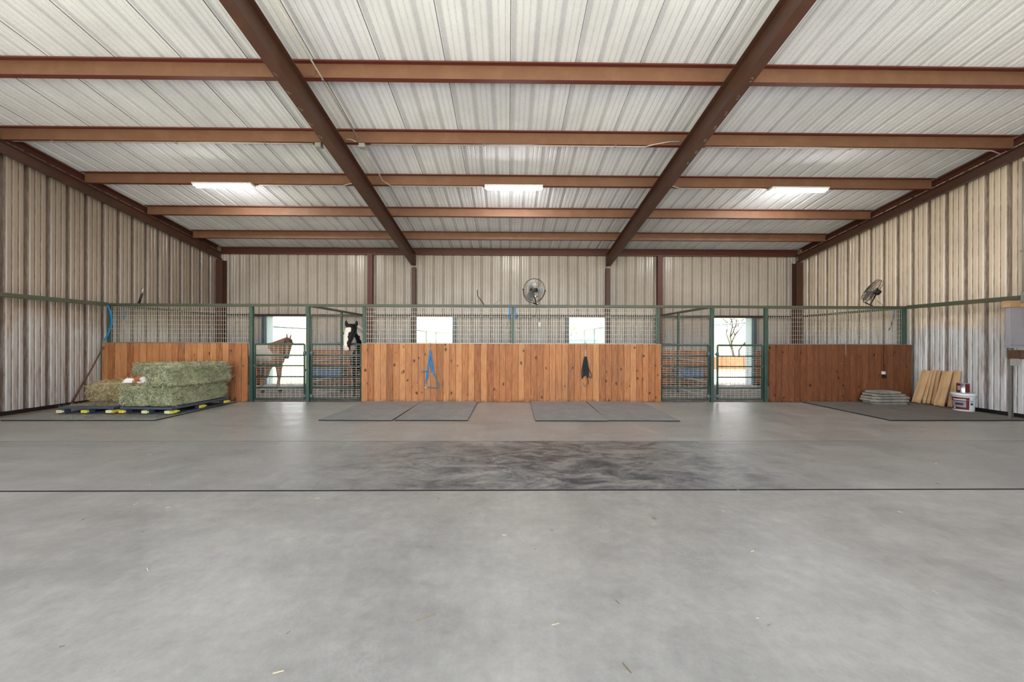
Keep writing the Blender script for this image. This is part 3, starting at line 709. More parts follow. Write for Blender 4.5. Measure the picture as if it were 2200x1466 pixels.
def bale(x, y, z, lx, ly, lz, rz, mat, lab, nbl=8500, fluff=.03, grp='hay bales on the pallets'):
    rnd = random.Random(int(x*1000) + int(z*777))
    m = MB()
    # lumpy core
    nx, ny, nz = 14, 14, 6
    def sh(u, v, w_):
        # rounded box point
        p = V(((u-.5)*lx, (v-.5)*ly, (w_-.5)*lz)); q = V((p.x/(lx/2), p.y/(ly/2), p.z/(lz/2)))
        k = 1 - .035*((abs(q.x)**6)*(abs(q.y)**6) + (abs(q.x)**6)*(abs(q.z)**6) + (abs(q.y)**6)*(abs(q.z)**6))
        p = p*k; nn = mnoise.noise((p.x*5 + x*7, p.y*5, p.z*6 + z*9)); 
        return p*(1 + .035*nn) + V((0,0,lz/2))
    faces = [(0,nx,ny,lambda a,b: (a,b,0)), (0,nx,ny,lambda a,b: (a,b,1)), (0,nx,nz,lambda a,b: (a,0,b)), (0,nx,nz,lambda a,b: (a,1,b)), (0,ny,nz,lambda a,b: (0,a,b)), (0,ny,nz,lambda a,b: (1,a,b))]
    for _, p, q, fn in faces:
        m.add([sh(*fn(i/p, j/q)) for j in range(q+1) for i in range(p+1)], [(j*(p+1)+i, j*(p+1)+i+1, (j+1)*(p+1)+i+1, (j+1)*(p+1)+i) for j in range(q) for i in range(p)], True)
    areas = [lx*ly*.3, lx*ly, lx*lz, lx*lz, ly*lz, ly*lz]
    for _ in range(nbl):
        f = rnd.choices(range(6), areas)[0]; fn = faces[f][3]
        a, b = rnd.random(), rnd.random(); p = sh(*fn(a, b)); c = V((0,0,lz/2)); nrm = [V((0,0,-1)),V((0,0,1)),V((0,-1,0)),V((0,1,0)),V((-1,0,0)),V((1,0,0))][f]
        t = V((rnd.gauss(0,1), rnd.gauss(0,1), rnd.gauss(0,1))); t = (t - nrm*t.dot(nrm)).normalized(); t = (t + nrm*rnd.uniform(-.25,.55)).normalized()
        if f == 1 and rnd.random() < .3: t = (t + V((0,0,.2))).normalized()
        L = rnd.uniform(.03,.1) + (rnd.random() < .06)*.06; w_ = rnd.uniform(.001,.0026)
        s = t.cross(nrm + V((rnd.gauss(0,.5), rnd.gauss(0,.5), rnd.gauss(0,.5)))); s = s.normalized()*w_
        o = nrm*rnd.uniform(-.004, .5*fluff); mid = p + o + t*L*.5 + nrm*rnd.uniform(0,.012); q = p + o + t*L - nrm*rnd.uniform(0,.02)
        if z + q.z < .16 or z + mid.z < .16: continue
        b0 = p + o
        m.add([b0-s, b0+s, mid+s, mid-s, q+s*.4, q-s*.4], [(0,1,2,3),(3,2,4,5)])
    o = m.build('hay_bale', M[mat]); o.location = (x, y, z); o.rotation_euler = (0,0,rz)
    tag(o, lab, 'hay bale', grp)
    return o
DZ = .16
bale(-6.42, 7.02, DZ, .5, 1.16, .365, R(-4), 'hay', 'green hay bale at the bottom right of the stack, its long side facing the gate')
bale(-6.93, 7.02, DZ, .5, 1.12, .36, R(-3), 'hay', 'bottom green hay bale in the middle of the stack, bluish stalks at its end', 7500, .05)
bale(-6.37, 7.0, DZ+.372, .53, 1.24, .375, R(-5), 'hay', 'top green hay bale at the right, the highest and nearest of the stack', 10000)
bale(-7.27, 7.5, DZ+.372, 1.16, .46, .36, R(1), 'hay', 'greyish green hay bale behind the sleeping cat, lying across the back', 5500)
bale(-7.81, 7.33, DZ, 1.2, .74, .36, R(2), 'hayold', 'loose yellowed hay bale under the cat, at the left of the stack', 8000, .08)
m = MB(); rnd = random.Random(3)
for _ in range(2600):
    if rnd.random() < .62: x, y, z = rnd.uniform(-8.3,-7.25), rnd.uniform(6.45, 6.97), .160 + rnd.random()*.03*rnd.random()
    elif rnd.random() < .6: x, y, z = rnd.gauss(-7.2,.5), rnd.gauss(6.36,.09), .024
    else: x, y, z = rnd.uniform(-9,-6.2), rnd.uniform(6.05,7.7), .024
    if z < .1 and y > 6.38 and -8.33 < x < -6.0: y = rnd.uniform(6.1, 6.38)
    a = rnd.random()*2*pi; L = rnd.uniform(.03,.09); d = V((cos(a), sin(a), rnd.uniform(.02,.3)))*L; s = V((-sin(a), cos(a), 0))*.0018
    p = V((x,y,z)); m.add([p-s, p+s, p+d+s*.4, p+d-s*.4], [(0,1,2,3)])
o = m.build('loose_hay', M['hayold']); o['kind'] = 'stuff'; o['label'] = 'loose hay strewn over the left pallet and the floor before it'; o['category'] = 'hay'
m = MB()
for _ in range(110):
    x, y = rnd.uniform(-5,5), rnd.uniform(1.5,5.9); a = rnd.random()*pi; L = rnd.uniform(.01,.045) ; d = V((cos(a), sin(a), .0))*L
    m.bar((x,y,.0025), V((x,y,.0025))+d, .0022, .002)
for u, y, a, L in ((-.45,1.72,.5,.09),(-.98,1.45,.3,.04),(.52,1.44,2.,.05)): m.bar((u,y,.003),(u+cos(a)*L,y+sin(a)*L,.003),.003,.003)
o = m.build('straw', M['hayold']); o['kind'] = 'stuff'; o['label'] = 'bits of straw scattered on the concrete'; o['category'] = 'straw'

# ------------------------------------------------------------------ tack hanging on the boards
def chain(m, p, q, r=.0032, L=.03, sag=0):
    p = V(p); q = V(q); d = q-p; n = max(2, int(d.length/(L*.72))); t = d.normalized(); s = t.cross(V((0,1,0))); s = s.normalized() if s.length > .01 else V((1,0,0)); u = s.cross(t)
    for k in range(n):
        c = p + d*((k+.5)/n) - V((0,0,sag*sin(pi*(k+.5)/n))); a = s if k % 2 else u
        m.tube([c + t*(L/2*cos(w)) + a*(L*.33*sin(w)) for w in [2*pi*i/10 for i in range(10)]], r, 5, True)
    return m
FY = SY - .034
def tie_chain(x, z0, z1, lab, ring=True):
    e = thing('tie_chain', lab, 'chain', (x, FY, z0), 0, 'chains hanging from the board tops')
    chain(MB(), (0, 0, 0), (0, 0, z1-z0), .0036, .034).build('links', M['chain'], e)
    m = MB(); m.tube([(0, -.0 + .012*cos(a) - .012, .012 + .016*sin(a)) for a in [2*pi*i/10 for i in range(10)]], .004, 5, True); m.build('eye', M['chain'], e)
    m = MB(); zz = z1-z0-.03
    m.tube([(.016*cos(a), 0, zz + .022*sin(a)) for a in [2*pi*i/12 for i in range(12)]], .004, 6, True); m.tube([(0,0,zz-.02),(0,0,zz-.05),(.008,0,zz-.07)], .005, 6)
    m.build('snap', M['chain'], e)
    return e
tie_chain(-1.775, 1.345, 1.235, 'short thin chain holding up the blue halter')
tie_chain(1.77, 1.352, 1.21, 'short chain and snap holding up the black lead rope')
tie_chain(-7.33, 1.345, 1.19, 'short chain hanging on the left boards above the hay')
tie_chain(7.775, 1.345, 1.17, 'chain with rings and snap hanging on the dark boards')
def strap(m, pts, a=.012, b=.004, n=8):
    # smooth the path
    P = [V(p) for p in pts]; out = []
    for i in range(len(P)-1):
        p0, p1, p2, p3 = P[max(0,i-1)], P[i], P[i+1], P[min(len(P)-1,i+2)]
        for k in range(6):
            t = k/6; out.append(.5*((2*p1) + (p2-p0)*t + (2*p0-5*p1+4*p2-p3)*t*t + (3*p1-p0-3*p2+p3)*t*t*t))
    out.append(P[-1]); m.tube(out, .01, n, ab=[(a, b)]*len(out), up=(0,1,0)); return m
e = thing('halter', 'bright blue nylon halter hanging on the orange boards', 'halter', (-1.775, FY, 1.19))
for pts, mt in (([(0,0,0),(-.02,-.006,-.2),(-.055,-.006,-.45),(-.09,-.004,-.7),(-.1,-.004,-.78)], 'bluerope'),
           ([(.006,-.004,0),(.035,-.012,-.2),(.075,-.012,-.42),(.1,-.01,-.56)], 'bluerope'),
           ([(.0,-.01,-.04),(.0,-.016,-.2),(.03,-.016,-.36),(.062,-.016,-.5),(.09,-.014,-.56)], 'bluerope'),
           ([(.01,-.016,-.3),(-.03,-.02,-.38),(-.045,-.02,-.5),(-.05,-.016,-.66)], 'bluerope'),
           ([(.1,-.01,-.56),(.15,-.01,-.68),(.2,-.008,-.78),(.2,-.008,-.84),(.14,-.008,-.87),(.05,-.008,-.86),(-.06,-.006,-.85)], 'tealrope'),
           ([(-.06,-.016,-.49),(-.12,-.014,-.495),(-.2,-.012,-.505)], 'tealrope')):
    m = strap(MB(), pts, .0125, .005); m.build('strap', M[mt], e)
m = MB()
for c, r in (((.05,-.02,-.55),.03), ((-.085,-.012,-.8),.024), ((-.07,-.012,-.86),.02)):
    m.tube([V(c) + V((r*cos(a), 0, r*sin(a))) for a in [2*pi*i/14 for i in range(14)]], .005, 6, True)
m.box(-.115,-.08,-.02,-.006,-.875,-.84); m.build('metal_rings', M['galv'], e)
e = thing('lead_rope', 'coiled black green lead rope hanging on the orange boards at right', 'rope', (1.77, FY, 1.06))
for k, (dx, zb, sp) in enumerate(((-.07,-.52,.018),(-.045,-.48,.012),(-.02,-.46,.01),(.03,-.5,.012),(.05,-.47,.014),(.0,-.44,.01))):
    m = MB(); strap(m, [(dx*.4-sp,-.004-k*.003,-.12),(dx*.3,-.008-k*.003,-.02),(dx*.4+sp,-.004-k*.003,-.12),(dx+sp,-.006-k*.003,zb*.7),(dx*1.1+sp*.2,-.006-k*.003,zb),(dx-sp,-.006-k*.003,zb*.7),(dx*.4-sp,-.004-k*.003,-.12)], .009, .009)
    m.build('coil', M['blackrope'], e)
m = strap(MB(), [(.04,-.01,-.2),(.09,-.01,-.34),(.14,-.008,-.44),(.12,-.008,-.5),(.06,-.01,-.45)], .008, .008); m.build('loop', M['leather'], e)
m = strap(MB(), [(.04,-.012,-.45),(.055,-.012,-.58),(.05,-.012,-.64),(.02,-.012,-.68)], .009, .009); m.build('tail', M['leather'], e)
m = strap(MB(), [(0,-.006,.13),(-.012,-.008,.05),(0,-.008,-.03),(.012,-.008,.05),(0,-.006,.13)], .006, .006); m.build('neck_tie', M['wire'], e)
m = chain(MB(), (-.05,-.01,-.62), (0,-.01,-.71), .004, .03); chain(m, (.05,-.01,-.64), (0,-.01,-.71), .004, .03); m.build('chain_end', M['chain'], e)
def tie(x, y, z, pts, ropemat, lab, hook):
    e = thing('hanging_tie', lab, 'tie', (x, y, z), 0, 'blue ties hanging from the top rail')
    strap(MB(), pts, .012, .007).build('strap', M[ropemat], e); q = V(pts[-1])
    m = MB(); chain(m, q, q + V((hook*.3,0,-.09)), .005, .04); m.tube([q + V((hook*.3,0,-.09)), q + V((hook*.3-.01,0,-.15)), q + V((hook*.9,0,-.22))], .008, 6); m.build('snap_hook', M['chain'] if abs(hook) < .06 else M['black'], e)
tie(.03, SY-.03, PZ, [(0,0,.0),(.0,0,-.12),(-.02,0,-.25),(-.03,0,-.28)], 'bluerope', 'blue hanging tie with snap, left of the middle post', -.05)
tie(.16, SY-.03, PZ, [(0,0,.0),(.005,0,-.12),(.03,0,-.24),(.035,0,-.28)], 'bluerope', 'blue hanging tie with snap, right of the middle post', .05)
tie(-8.83, SY+.08, PZ, [(0,0,0),(.04,0,-.1),(.055,0,-.25),(.05,0,-.32)], 'bluerope', 'blue and black hanging tie behind the mesh at the far left', .03)
tie(9.03, SY+.08, PZ, [(0,0,0),(.01,0,-.08),(-.01,0,-.18),(-.04,0,-.28)], 'bluerope', 'blue strap with black hook behind the mesh at the far right', -.1)
e = thing('blue_strap', 'thick blue strap hanging down the left corner post', 'strap', (-9.04, SY-.04, PZ))
strap(MB(), [(.03,.0,0),(.09,0,-.15),(.12,0,-.35),(.1,0,-.48),(.03,0,-.66),(-.05,0,-.8)], .02, .008).build('webbing', M['bluerope'], e)
m = MB(); m.box(.05,.13,-.012,.012,-.53,-.515); m.build('buckle', M['chain'], e)
chain(MB(), (-.05,0,-.79), (-.04,0,-.93), .006, .045).build('chain_end', M['chain'], e)
m = MB(); m.tube([(-9.03,7.78,1.24),(-9.06,7.6,.78),(-9.1,7.42,.36),(-9.14,7.3,.03)], [.012,.014,.017,.02], 8)
tag(m.build('pole', M['oldwood']), 'long thin dark pole leaning in the left corner beside the boards', 'pole')

# things on the top rail
def rod(name, lab, cat, pts, r, mat, tip=None):
    e = thing(name, lab, cat, pts[0]); o = V(pts[0]); m = MB(); m.tube([V(p)-o for p in pts], r, 8); m.build('rod', M[mat], e)
    if tip: m = MB(); m.tube([V(pts[-1])-o, V(tip)-o], r*.95, 8); m.build('tip', M['galv'], e)
TZ = PZ + .064
rod('handle', 'short black handle with grey tip standing on the top rail at left', 'handle', [(-8.42,SY+.06,TZ),(-8.37,SY+.06,TZ+.15),(-8.345,SY+.06,TZ+.22)], .02, 'black', (-8.335,SY+.06,TZ+.34))
rod('wire_hook', 'thin bent black wire hook on the top rail left of the fan', 'hook', [(-.56,SY+.06,TZ),(-.62,SY+.06,TZ+.09),(-.705,SY+.06,TZ+.19),(-.715,SY+.06,TZ+.34)], .01, 'black')
rod('wire', 'fine wire sticking up slanting from the top rail left of the middle post', 'wire', [(-.34,SY+.06,TZ-.01),(-.19,SY+.06,TZ+.13)], .003, 'leather')
def fan(loc, M4, stem, lab, cord):
    e = thing('wall_fan', lab, 'fan', loc, 0, 'round fans on the top rail')
    X = lambda p: M4 @ V(p)
    Rr = .262
    m = MB()
    for r, y, t in ((Rr, 0, .006), (Rr*.985, -.05, .003), (Rr*.66, -.072, .0022), (Rr*.36, -.082, .0022), (Rr*.985, .05, .003), (Rr*.66, .075, .0022)):
        m.tube([X((r*cos(a), y, r*sin(a))) for a in [2*pi*i/36 for i in range(36)]], t, 6, True)
    for k in range(48):
        a = 2*pi*k/48
        m.tube([X((q*cos(a), y, q*sin(a))) for q, y in ((.05,-.085),(.16,-.075),(.245,-.054),(Rr,0))], .0014, 4)
        if k % 2 == 0: m.tube([X((q*cos(a), y, q*sin(a))) for q, y in ((.06,.085),(.16,.077),(.245,.054),(Rr,0))], .0014, 4)
    m.build('cage', M['cage'], e)
    m = MB(); m.rings([[X((r*cos(a), y, r*sin(a))) for a in [2*pi*i/20 for i in range(20)]] for r, y in ((.03,-.095),(.05,-.09),(.05,-.078))]); m.build('badge', M['black'], e)
    m = MB(); m.rings([[X((r*cos(a), y, r*sin(a))) for a in [2*pi*i/20 for i in range(20)]] for r, y in ((.05,.03),(.062,.05),(.062,.14),(.045,.155))]); m.build('motor', M['black'], e)
    m = MB(); m.rings([[X((r*cos(a), y, r*sin(a))) for a in [2*pi*i/16 for i in range(16)]] for r, y in ((.02,-.03),(.04,-.02),(.04,.028))]); m.build('hub', M['galv'], e)
    for b in range(3):
        a0 = pi*.6 + b*2*pi/3; m = MB(); rs = []
        for i in range(9):
            q = .042 + (.2)*i/8; wd = .035 + .075*sin(min(1., i/7.)*pi*.62)
            rs.append([X((q*cos(a0 + s*wd/q*.9 + .25*i/8), .022*s*(1.2 - i/16), q*sin(a0 + s*wd/q*.9 + .25*i/8))) for s in (-1,-.5,0,.5,1)])
        n = 5; vs = [p for r in rs for p in r]
        m.add(vs, [(i*n+j, i*n+j+1, (i+1)*n+j+1, (i+1)*n+j) for i in range(8) for j in range(4)], True); m.build('blade', M['galv'], e)
    m = MB(); m.box(-.05,.05,-.002,.002,-.018,.018, M4 @ Matrix.Translation((-.0,-.082,-.145))); lb = m.build('speed_plate', M['black'], e)
    m = MB(); m.box(-.022,.022,-.004,-.001,-.014,.016, M4 @ Matrix.Translation((-.0,-.083,-.143))); m.build('sticker', M['white'], lb)
    m = MB(); pts = [X((s*(Rr+.014), 0, z)) for s, z in ((1,.0),(1,-.08))]
    arc = [X(((Rr+.016)*cos(a), .03*sin(pi*k/16), (Rr+.016)*sin(a)*1.08)) for k, a in enumerate([-pi*k/16 for k in range(17)])]
    m.tube(arc, .008, 6)
    st = V(stem) - V(loc); m.tube([arc[8], arc[8]*.4 + st*.6, st], .014, 8); m.tube([X((0,.1,0)), arc[8]*.3 + st*.7, st], .015, 8)
    for s in (-1, 1): m.ball(X((s*(Rr+.018), 0, 0)), .018, n=6)
    m.build('bracket', M['black'], e)
    m = MB(); m.tube([V(p)-V(loc) for p in cord], .004, 6); m.build('cord', M['black'], e)
    return e
fan((.60, SY+.06, 2.575), Matrix.Rotation(R(20), 4, 'Z') @ Matrix.Rotation(R(8), 4, 'X'), (.68, SY+.06, TZ), 'round black wire fan above the long boards facing the camera', [(.62,SY+.05,2.36),(.66,SY+.0,2.2),(.63,SY-.03,2.0),(.58,SY+.06,1.95)])
fan((8.49, SY+.06, 2.60), Matrix.Rotation(R(240), 4, 'Z') @ Matrix.Rotation(R(-30), 4, 'X'), (8.50, SY+.06, TZ), 'round wire fan at the far right, turned sideways above the mesh', [(8.56,SY+.03,2.36),(8.66,SY-.02,2.24),(8.665,FY,2.0),(8.66,FY,1.2),(8.67,FY,.69)])
e = thing('outlet_box', 'small white outlet box with black plug on the dark boards', 'outlet', (8.655, FY+.012, .655))
MB().bbox(-.035,.035,-.03,0,-.005,.06,.004).build('box', M['white'], e)
MB().bbox(-.025,.05,-.045,0,-.09,-.012,.01).build('plug', M['black'], e)

# ------------------------------------------------------------------ right corner: slabs, lumber, bucket, cabinet
rnd = random.Random(12); z = .0215
for k, (x0, x1, y0, y1, t) in enumerate(((8.06,8.82,7.46,7.80,.042),(8.0,8.86,7.44,7.82,.05),(8.03,8.88,7.46,7.81,.05),(8.06,8.78,7.46,7.80,.04),(8.12,8.68,7.46,7.79,.045))):
    cx, cy = (x0+x1)/2, (y0+y1)/2; m = MB(); n = 26; rs = []
    for zz, q in ((0,.97),(t*.5,1.),(t,.965)):
        rs.append([V(((x1-x0)/2*q*(1+.16*mnoise.noise((cos(a)*3,sin(a)*3,k*3.1+zz*9)))*abs(cos(a))**.35*(1 if cos(a) > 0 else -1), (y1-y0)/2*q*(1+.08*mnoise.noise((cos(a)*2,sin(a)*2,k*5.7)))*abs(sin(a))**.35*(1 if sin(a) > 0 else -1), zz + .012*mnoise.noise((cos(a)*4, sin(a)*4, k*2.3)))) for a in [2*pi*i/n for i in range(n)]])
    m.rings(rs, True, False); o = m.build('grey_slab', M['stone']); o.location = (cx, cy, z); z += t + .012
    tag(o, ['lowest', 'second from the bottom', 'middle', 'second from the top', 'topmost'][k] + ' rough grey slab of the pile by the dark boards', 'slab', 'pile of grey slabs')
def plank(bx, by, tx, ty, w_, t, L, lab, mat='lumber'):
    p = V((bx, by, .0225 + .008)); dx = tx-bx; dy = ty-by; q = V((tx, ty, p.z + math.sqrt(max(.01, L*L-dx*dx-dy*dy))))
    m = MB(); d = (q-p).normalized(); wdir = V((.28,-1,0)).normalized(); wdir = (wdir - d*wdir.dot(d)).normalized(); nn = d.cross(wdir)
    X = Matrix(((wdir.x, nn.x, d.x, p.x),(wdir.y, nn.y, d.y, p.y),(wdir.z, nn.z, d.z, p.z),(0,0,0,1)))
    m.bbox(-w_/2, w_/2, -t/2, t/2, 0, L, .004)
    o = m.build('plank', M[mat]); o.matrix_world = X; tag(o, lab, 'plank', 'planks leaning on the right wall'); return o
plank(9.19, 7.66, 9.41, 7.64, .14, .035, .76, 'leftmost broad plank leaning on the right wall')
plank(9.255, 7.565, 9.42, 7.545, .05, .03, .76, 'narrow plank leaning just right of the leftmost plank')
plank(9.285, 7.51, 9.425, 7.49, .05, .03, .755, 'narrow pale plank third from the left, leaning on the wall')
plank(9.315, 7.45, 9.435, 7.43, .055, .03, .76, 'narrow grey edged plank, last of the left bundle')
plank(9.18, 7.24, 9.40, 7.255, .15, .04, .77, 'broad plank with a knot leaning left of the white bucket')
plank(9.285, 7.12, 9.43, 7.115, .1, .035, .775, 'plank partly hidden behind the white bucket')
def label_mat(nm, body, band, y=.5):
    return plain(nm, body, .4, 0, .1)
M['maroon'] = plain('maroon label', srgb(104,22,22), .4, 0, .15, 5); M['navy'] = plain('navy print', srgb(44,48,84), .4); M['greyprint'] = plain('grey print', srgb(150,150,156), .4)
M['lid'] = plain('pail plastic', srgb(218,226,230), .3, 0, .04); M['tin'] = plain('bright tin', srgb(200,200,204), .22, .85, .1, 12)
bx, by = 9.15, 6.82
e = thing('bucket', 'white plastic bucket with a maroon label by the right wall', 'bucket', (bx, by, .021))
m = MB(); m.lathe([(.10,.0),(.135,.0),(.138,.012),(.152,.29),(.152,.30),(.10,.30)], (0,0,0), 36); m.build('pail', M['lid'], e)
m = MB(); m.lathe([(.12,.302),(.162,.302),(.164,.318),(.162,.352),(.150,.358),(.140,.350),(.02,.350)], (0,0,0), 36); m.build('lid', M['lid'], e)
aim = math.atan2(-by, -bx)      # towards the open middle of the barn
def patch(a0, a1, z0, z1, off, mat, par, name, r0=.138, r1=.152, h=.29, n=14):
    m = MB(); rs = []
    for zz in (z0, z1):
        r = r0 + (r1-r0)*zz/h + off; rs.append([V((r*cos(aim + a0 + (a1-a0)*i/n), r*sin(aim + a0 + (a1-a0)*i/n), zz)) for i in range(n+1)])
    m.add(rs[0]+rs[1], [(i, i+1, n+1+i+1, n+1+i) for i in range(n)], True); return m.build(name, M[mat], par)
lb = patch(-1.3, .5, .035, .275, .001, 'maroon', e, 'label')
patch(-1.2, .22, .08, .2, .0015, 'greyprint', lb, 'picture_band'); patch(-.75, .0, .12, .165, .002, 'navy', lb, 'blue_mark'); patch(-1.0, .2, .215, .24, .0015, 'white', lb, 'lettering_band'); patch(-.98, -.75, .05, .075, .0015, 'white', lb, 'corner_panel')
patch(.6, .95, .19, .215, .0012, 'greyprint', e, 'small_print'); patch(.62, .9, .13, .17, .0012, 'navy', e, 'small_print')
m = MB(); m.tube([(.166*cos(aim+a), .166*sin(aim+a), .31 - .09*sin((a+1.6)/3.2*pi)) for a in [-1.6+3.2*i/16 for i in range(17)]], .0025, 5); m.build('bail', M['galv'], e)
e = thing('paint_can', 'small metal paint can with dark red label on top of the bucket', 'paint can', (bx+.0, by+.01, .021+.3595))
m = MB(); m.lathe([(.04,.0),(.083,.0),(.085,.005),(.0825,.010),(.0825,.182),(.085,.186),(.083,.192),(.074,.192),(.072,.186),(.02,.186)], (0,0,0), 32); m.build('tin', M['tin'], e)
lb = patch(-2.6, -.35, .012, .18, .001, 'maroon', e, 'label', .0825, .0825, .18); patch(-1.0, -.4, .05, .14, .0015, 'greyprint', lb, 'print_panel', .0825, .0825, .18)
patch(.35, 2.4, .012, .18, .001, 'maroon', e, 'label', .0825, .0825, .18)
# electrical cabinet frame
e = thing('electrical_cabinet', 'pale grey metal cabinet on a steel strut by the right wall', 'cabinet', (9.24, 6.12, 0))
a, b = -.17, .2
MB().bbox(a, b, 0, .07, 1.33, 2.03, .006).build('box', M['gray'], e)
for x0, x1 in ((a+.012, .048), (.052, b-.004)): MB().bbox(x0, x1, -.009, -.0005, 1.35, 2.01, .003).build('door', M['gray'], e)
MB().bbox(.075, .1, -.014, -.0095, 1.66, 1.70, .002).build('latch', M['black'], e)
MB().bbox(a-.02, b, -.01, .09, 2.031, 2.15, .004).build('top_board', M['lumber'], e)
MB().bbox(a-.015, b, -.02, .08, 1.295, 1.3295, .004).build('bottom_shelf', M['gray'], e)
MB().bbox(a-.005, b, -.01, .03, 1.09, 1.255, .004).build('cross_board', M['oldwood'], e)
MB().bbox(a-.03, a+.06, -.075, -.012, .975, 1.1, .005).build('socket_box', M['jbox'], e)
m = MB(); x0, x1 = a+.012, a+.052
m.box(x0, x0+.004, -.005, .036, .0, 1.294); m.box(x1-.004, x1, -.005, .036, .0, 1.294); m.box(x0+.004, x1-.004, .032, .036, .0, 1.294)
st = m.build('strut', M['galv'], e)
m = MB()
for k in range(22): m.box(x0+.012, x1-.012, .029, .0315, .08+k*.05, .105+k*.05)
m.build('slots', M['black'], st)
e = thing('riser_pipe', 'grey conduit pipe rising from the cabinet up the right wall', 'pipe', (9.40, 6.16, 2.15))
m = MB(); m.tube([(0,0,0),(0,0,roof(6.2)-.5-2.15)], .035, 12); m.build('pipe', M['jbox'], e)
m = MB(); m.bbox(-.045,.045,-.045,.045,.9,.93,.004); m.build('pipe_strap', M['galv'], e)

# ------------------------------------------------------------------ animals
def coat(name, base, patches, rough=.55, hoofz=None):
    t = NT(name); n = t.noise(7, None, 5, .65); o = t.obj()
    col = t.mix(t.math('MULTIPLY', t.ramp(n, [(.35, 0.), (.65, 1.)]), .35), base, tuple(c*.7 for c in base[:3]) + (1,))
    for c, r, pc, rag in patches:
        m = t.new('ShaderNodeVectorMath', operation='DISTANCE'); t.lk(o, m.inputs[0]); m.inputs[1].default_value = c
        dd = t.math('ADD', t.math('DIVIDE', m.outputs['Value'], r), t.math('MULTIPLY', t.math('SUBTRACT', n, .5), rag))
        col = t.mix(t.ramp(dd, [(.92, 1.), (1.04, 0.)]), col, pc)
    if hoofz is not None: col = t.mix(t.math('LESS_THAN', t.xyz()[2], hoofz), col, srgb(44,38,34))
    return t.out(col, rough, 0., .25)

def body_mesh(m, name, mat, e, vox, it=6):
    o = m.build(name, mat, e)
    r = o.modifiers.new('join', 'REMESH'); r.mode = 'VOXEL'; r.voxel_size = vox; r.use_smooth_shade = True
    s = o.modifiers.new('smooth', 'SMOOTH'); s.factor = .5; s.iterations = it
    return o

def spline(P, k=5):
    P = [V(p) for p in P]; out = []
    for i in range(len(P)-1):
        p0, p1, p2, p3 = P[max(0,i-1)], P[i], P[i+1], P[min(len(P)-1,i+2)]
        for j in range(k):
            t = j/k; out.append(.5*((2*p1) + (p2-p0)*t + (2*p0-5*p1+4*p2-p3)*t*t + (3*p1-p0-3*p2+p3)*t*t*t))
    out.append(P[-1]); return out
def horse_body(m, S, neck, head, legs, ears, hr=1.):
    # trunk along +x, z up, y left; S scales, neck = list of (point,(a,b)), head = list of (point,(a,b)), legs = list of (points, radii)
    tr = [((-.80,0,1.10),(.09,.13)),((-.74,0,1.12),(.19,.24)),((-.55,0,1.10),(.265,.30)),((-.30,0,1.07),(.275,.295)),((-.05,0,1.03),(.295,.305)),((.2,0,1.02),(.285,.32)),((.42,0,1.05),(.235,.335)),((.58,0,1.07),(.19,.27)),((.68,0,1.06),(.10,.16))]
    sc1 = lambda L: ([V(p)*S for p, _ in L], [(a*S, b*S) for _, (a, b) in L])
    p, ab = sc1(tr); m.tube(p, 1, 20, ab=ab, up=(0,0,1))
    m.ball(V((.34,0,1.27))*S, .22*S, .085*S, .11*S)                         # withers
    m.ball(V((-.5,0,1.24))*S, .24*S, .16*S, .15*S)                          # croup
    for s in (-1, 1):
        m.ball(V((.44,s*.15,.98))*S, .15*S, .10*S, .24*S); m.ball(V((-.58,s*.15,1.0))*S, .2*S, .125*S, .27*S)
    p, ab = sc1(neck); m.tube(p, 1, 18, ab=ab, up=head['up'] if 'nup' not in head else head['nup'])
    p, ab = sc1(head['pts']); ab = [(a*hr, b*hr) for a, b in ab]; m.tube(p, 1, 18, ab=ab, up=head['up'])
    for (c, rx, M4) in head.get('balls', ()):
        m.ball(V(c)*S, rx[0]*S, rx[1]*S, rx[2]*S, 8, M4)
    for pts, rr in legs:
        m.tube([V(q)*S for q in pts], [r*S for r in rr], 12)
    for base, tip, fwd in ears:
        base = V(base)*S; tip = V(tip)*S; f = V(fwd).normalized(); d = tip-base
        rs = [base + d*t for t in (0,.25,.55,.85,1)]
        m.tube(rs, 1, 10, ab=[(.026*S*k, .018*S*k) for k in (.85,1.05,1.,.5,.12)], up=f)
def front_leg(x, y, kx=0., fx=0., lift=0.):
    return [(x,y,.98),(x+.0,y,.82),(x+kx*.5,y,.66),(x+kx,y,.46+lift),(x+kx*.9+fx*.3,y,.38+lift),(x+fx,y,.17+lift),(x+fx+.03,y,.11+lift),(x+fx+.055,y,.055+lift),(x+fx+.065,y,.005+lift)], [.13,.105,.075,.058,.042,.044,.04,.055,.064]
def hind_leg(x, y, fx=0.):
    return [(x,y,1.0),(x+.1,y,.84),(x+.0+fx*.4,y,.66),(x-.13+fx*.8,y,.52),(x-.12+fx*.9,y,.44),(x-.08+fx,y,.2),(x-.05+fx,y,.12),(x-.02+fx,y,.055),(x-.01+fx,y,.005)], [.2,.165,.1,.068,.05,.046,.042,.055,.064]
def hair(m, roots, dirs, L, r0=.012, seed=1, curl=.02):
    rr = random.Random(seed)
    for p, d in zip(roots, dirs):
        p = V(p); d = V(d).normalized(); l = L*rr.uniform(.75,1.15); pts = []
        for k in range(6):
            t = k/5; pts.append(p + d*(l*t*(1-.25*t)) + V((rr.gauss(0,curl*t), rr.gauss(0,curl*t), -l*.55*t*t)))
        m.tube(pts, [r0*(1 - .85*(k/5)**1.5) for k in range(6)], 6)
WHT = srgb(226,220,210); BLK = srgb(26,22,24); BRN = srgb(144,108,86)

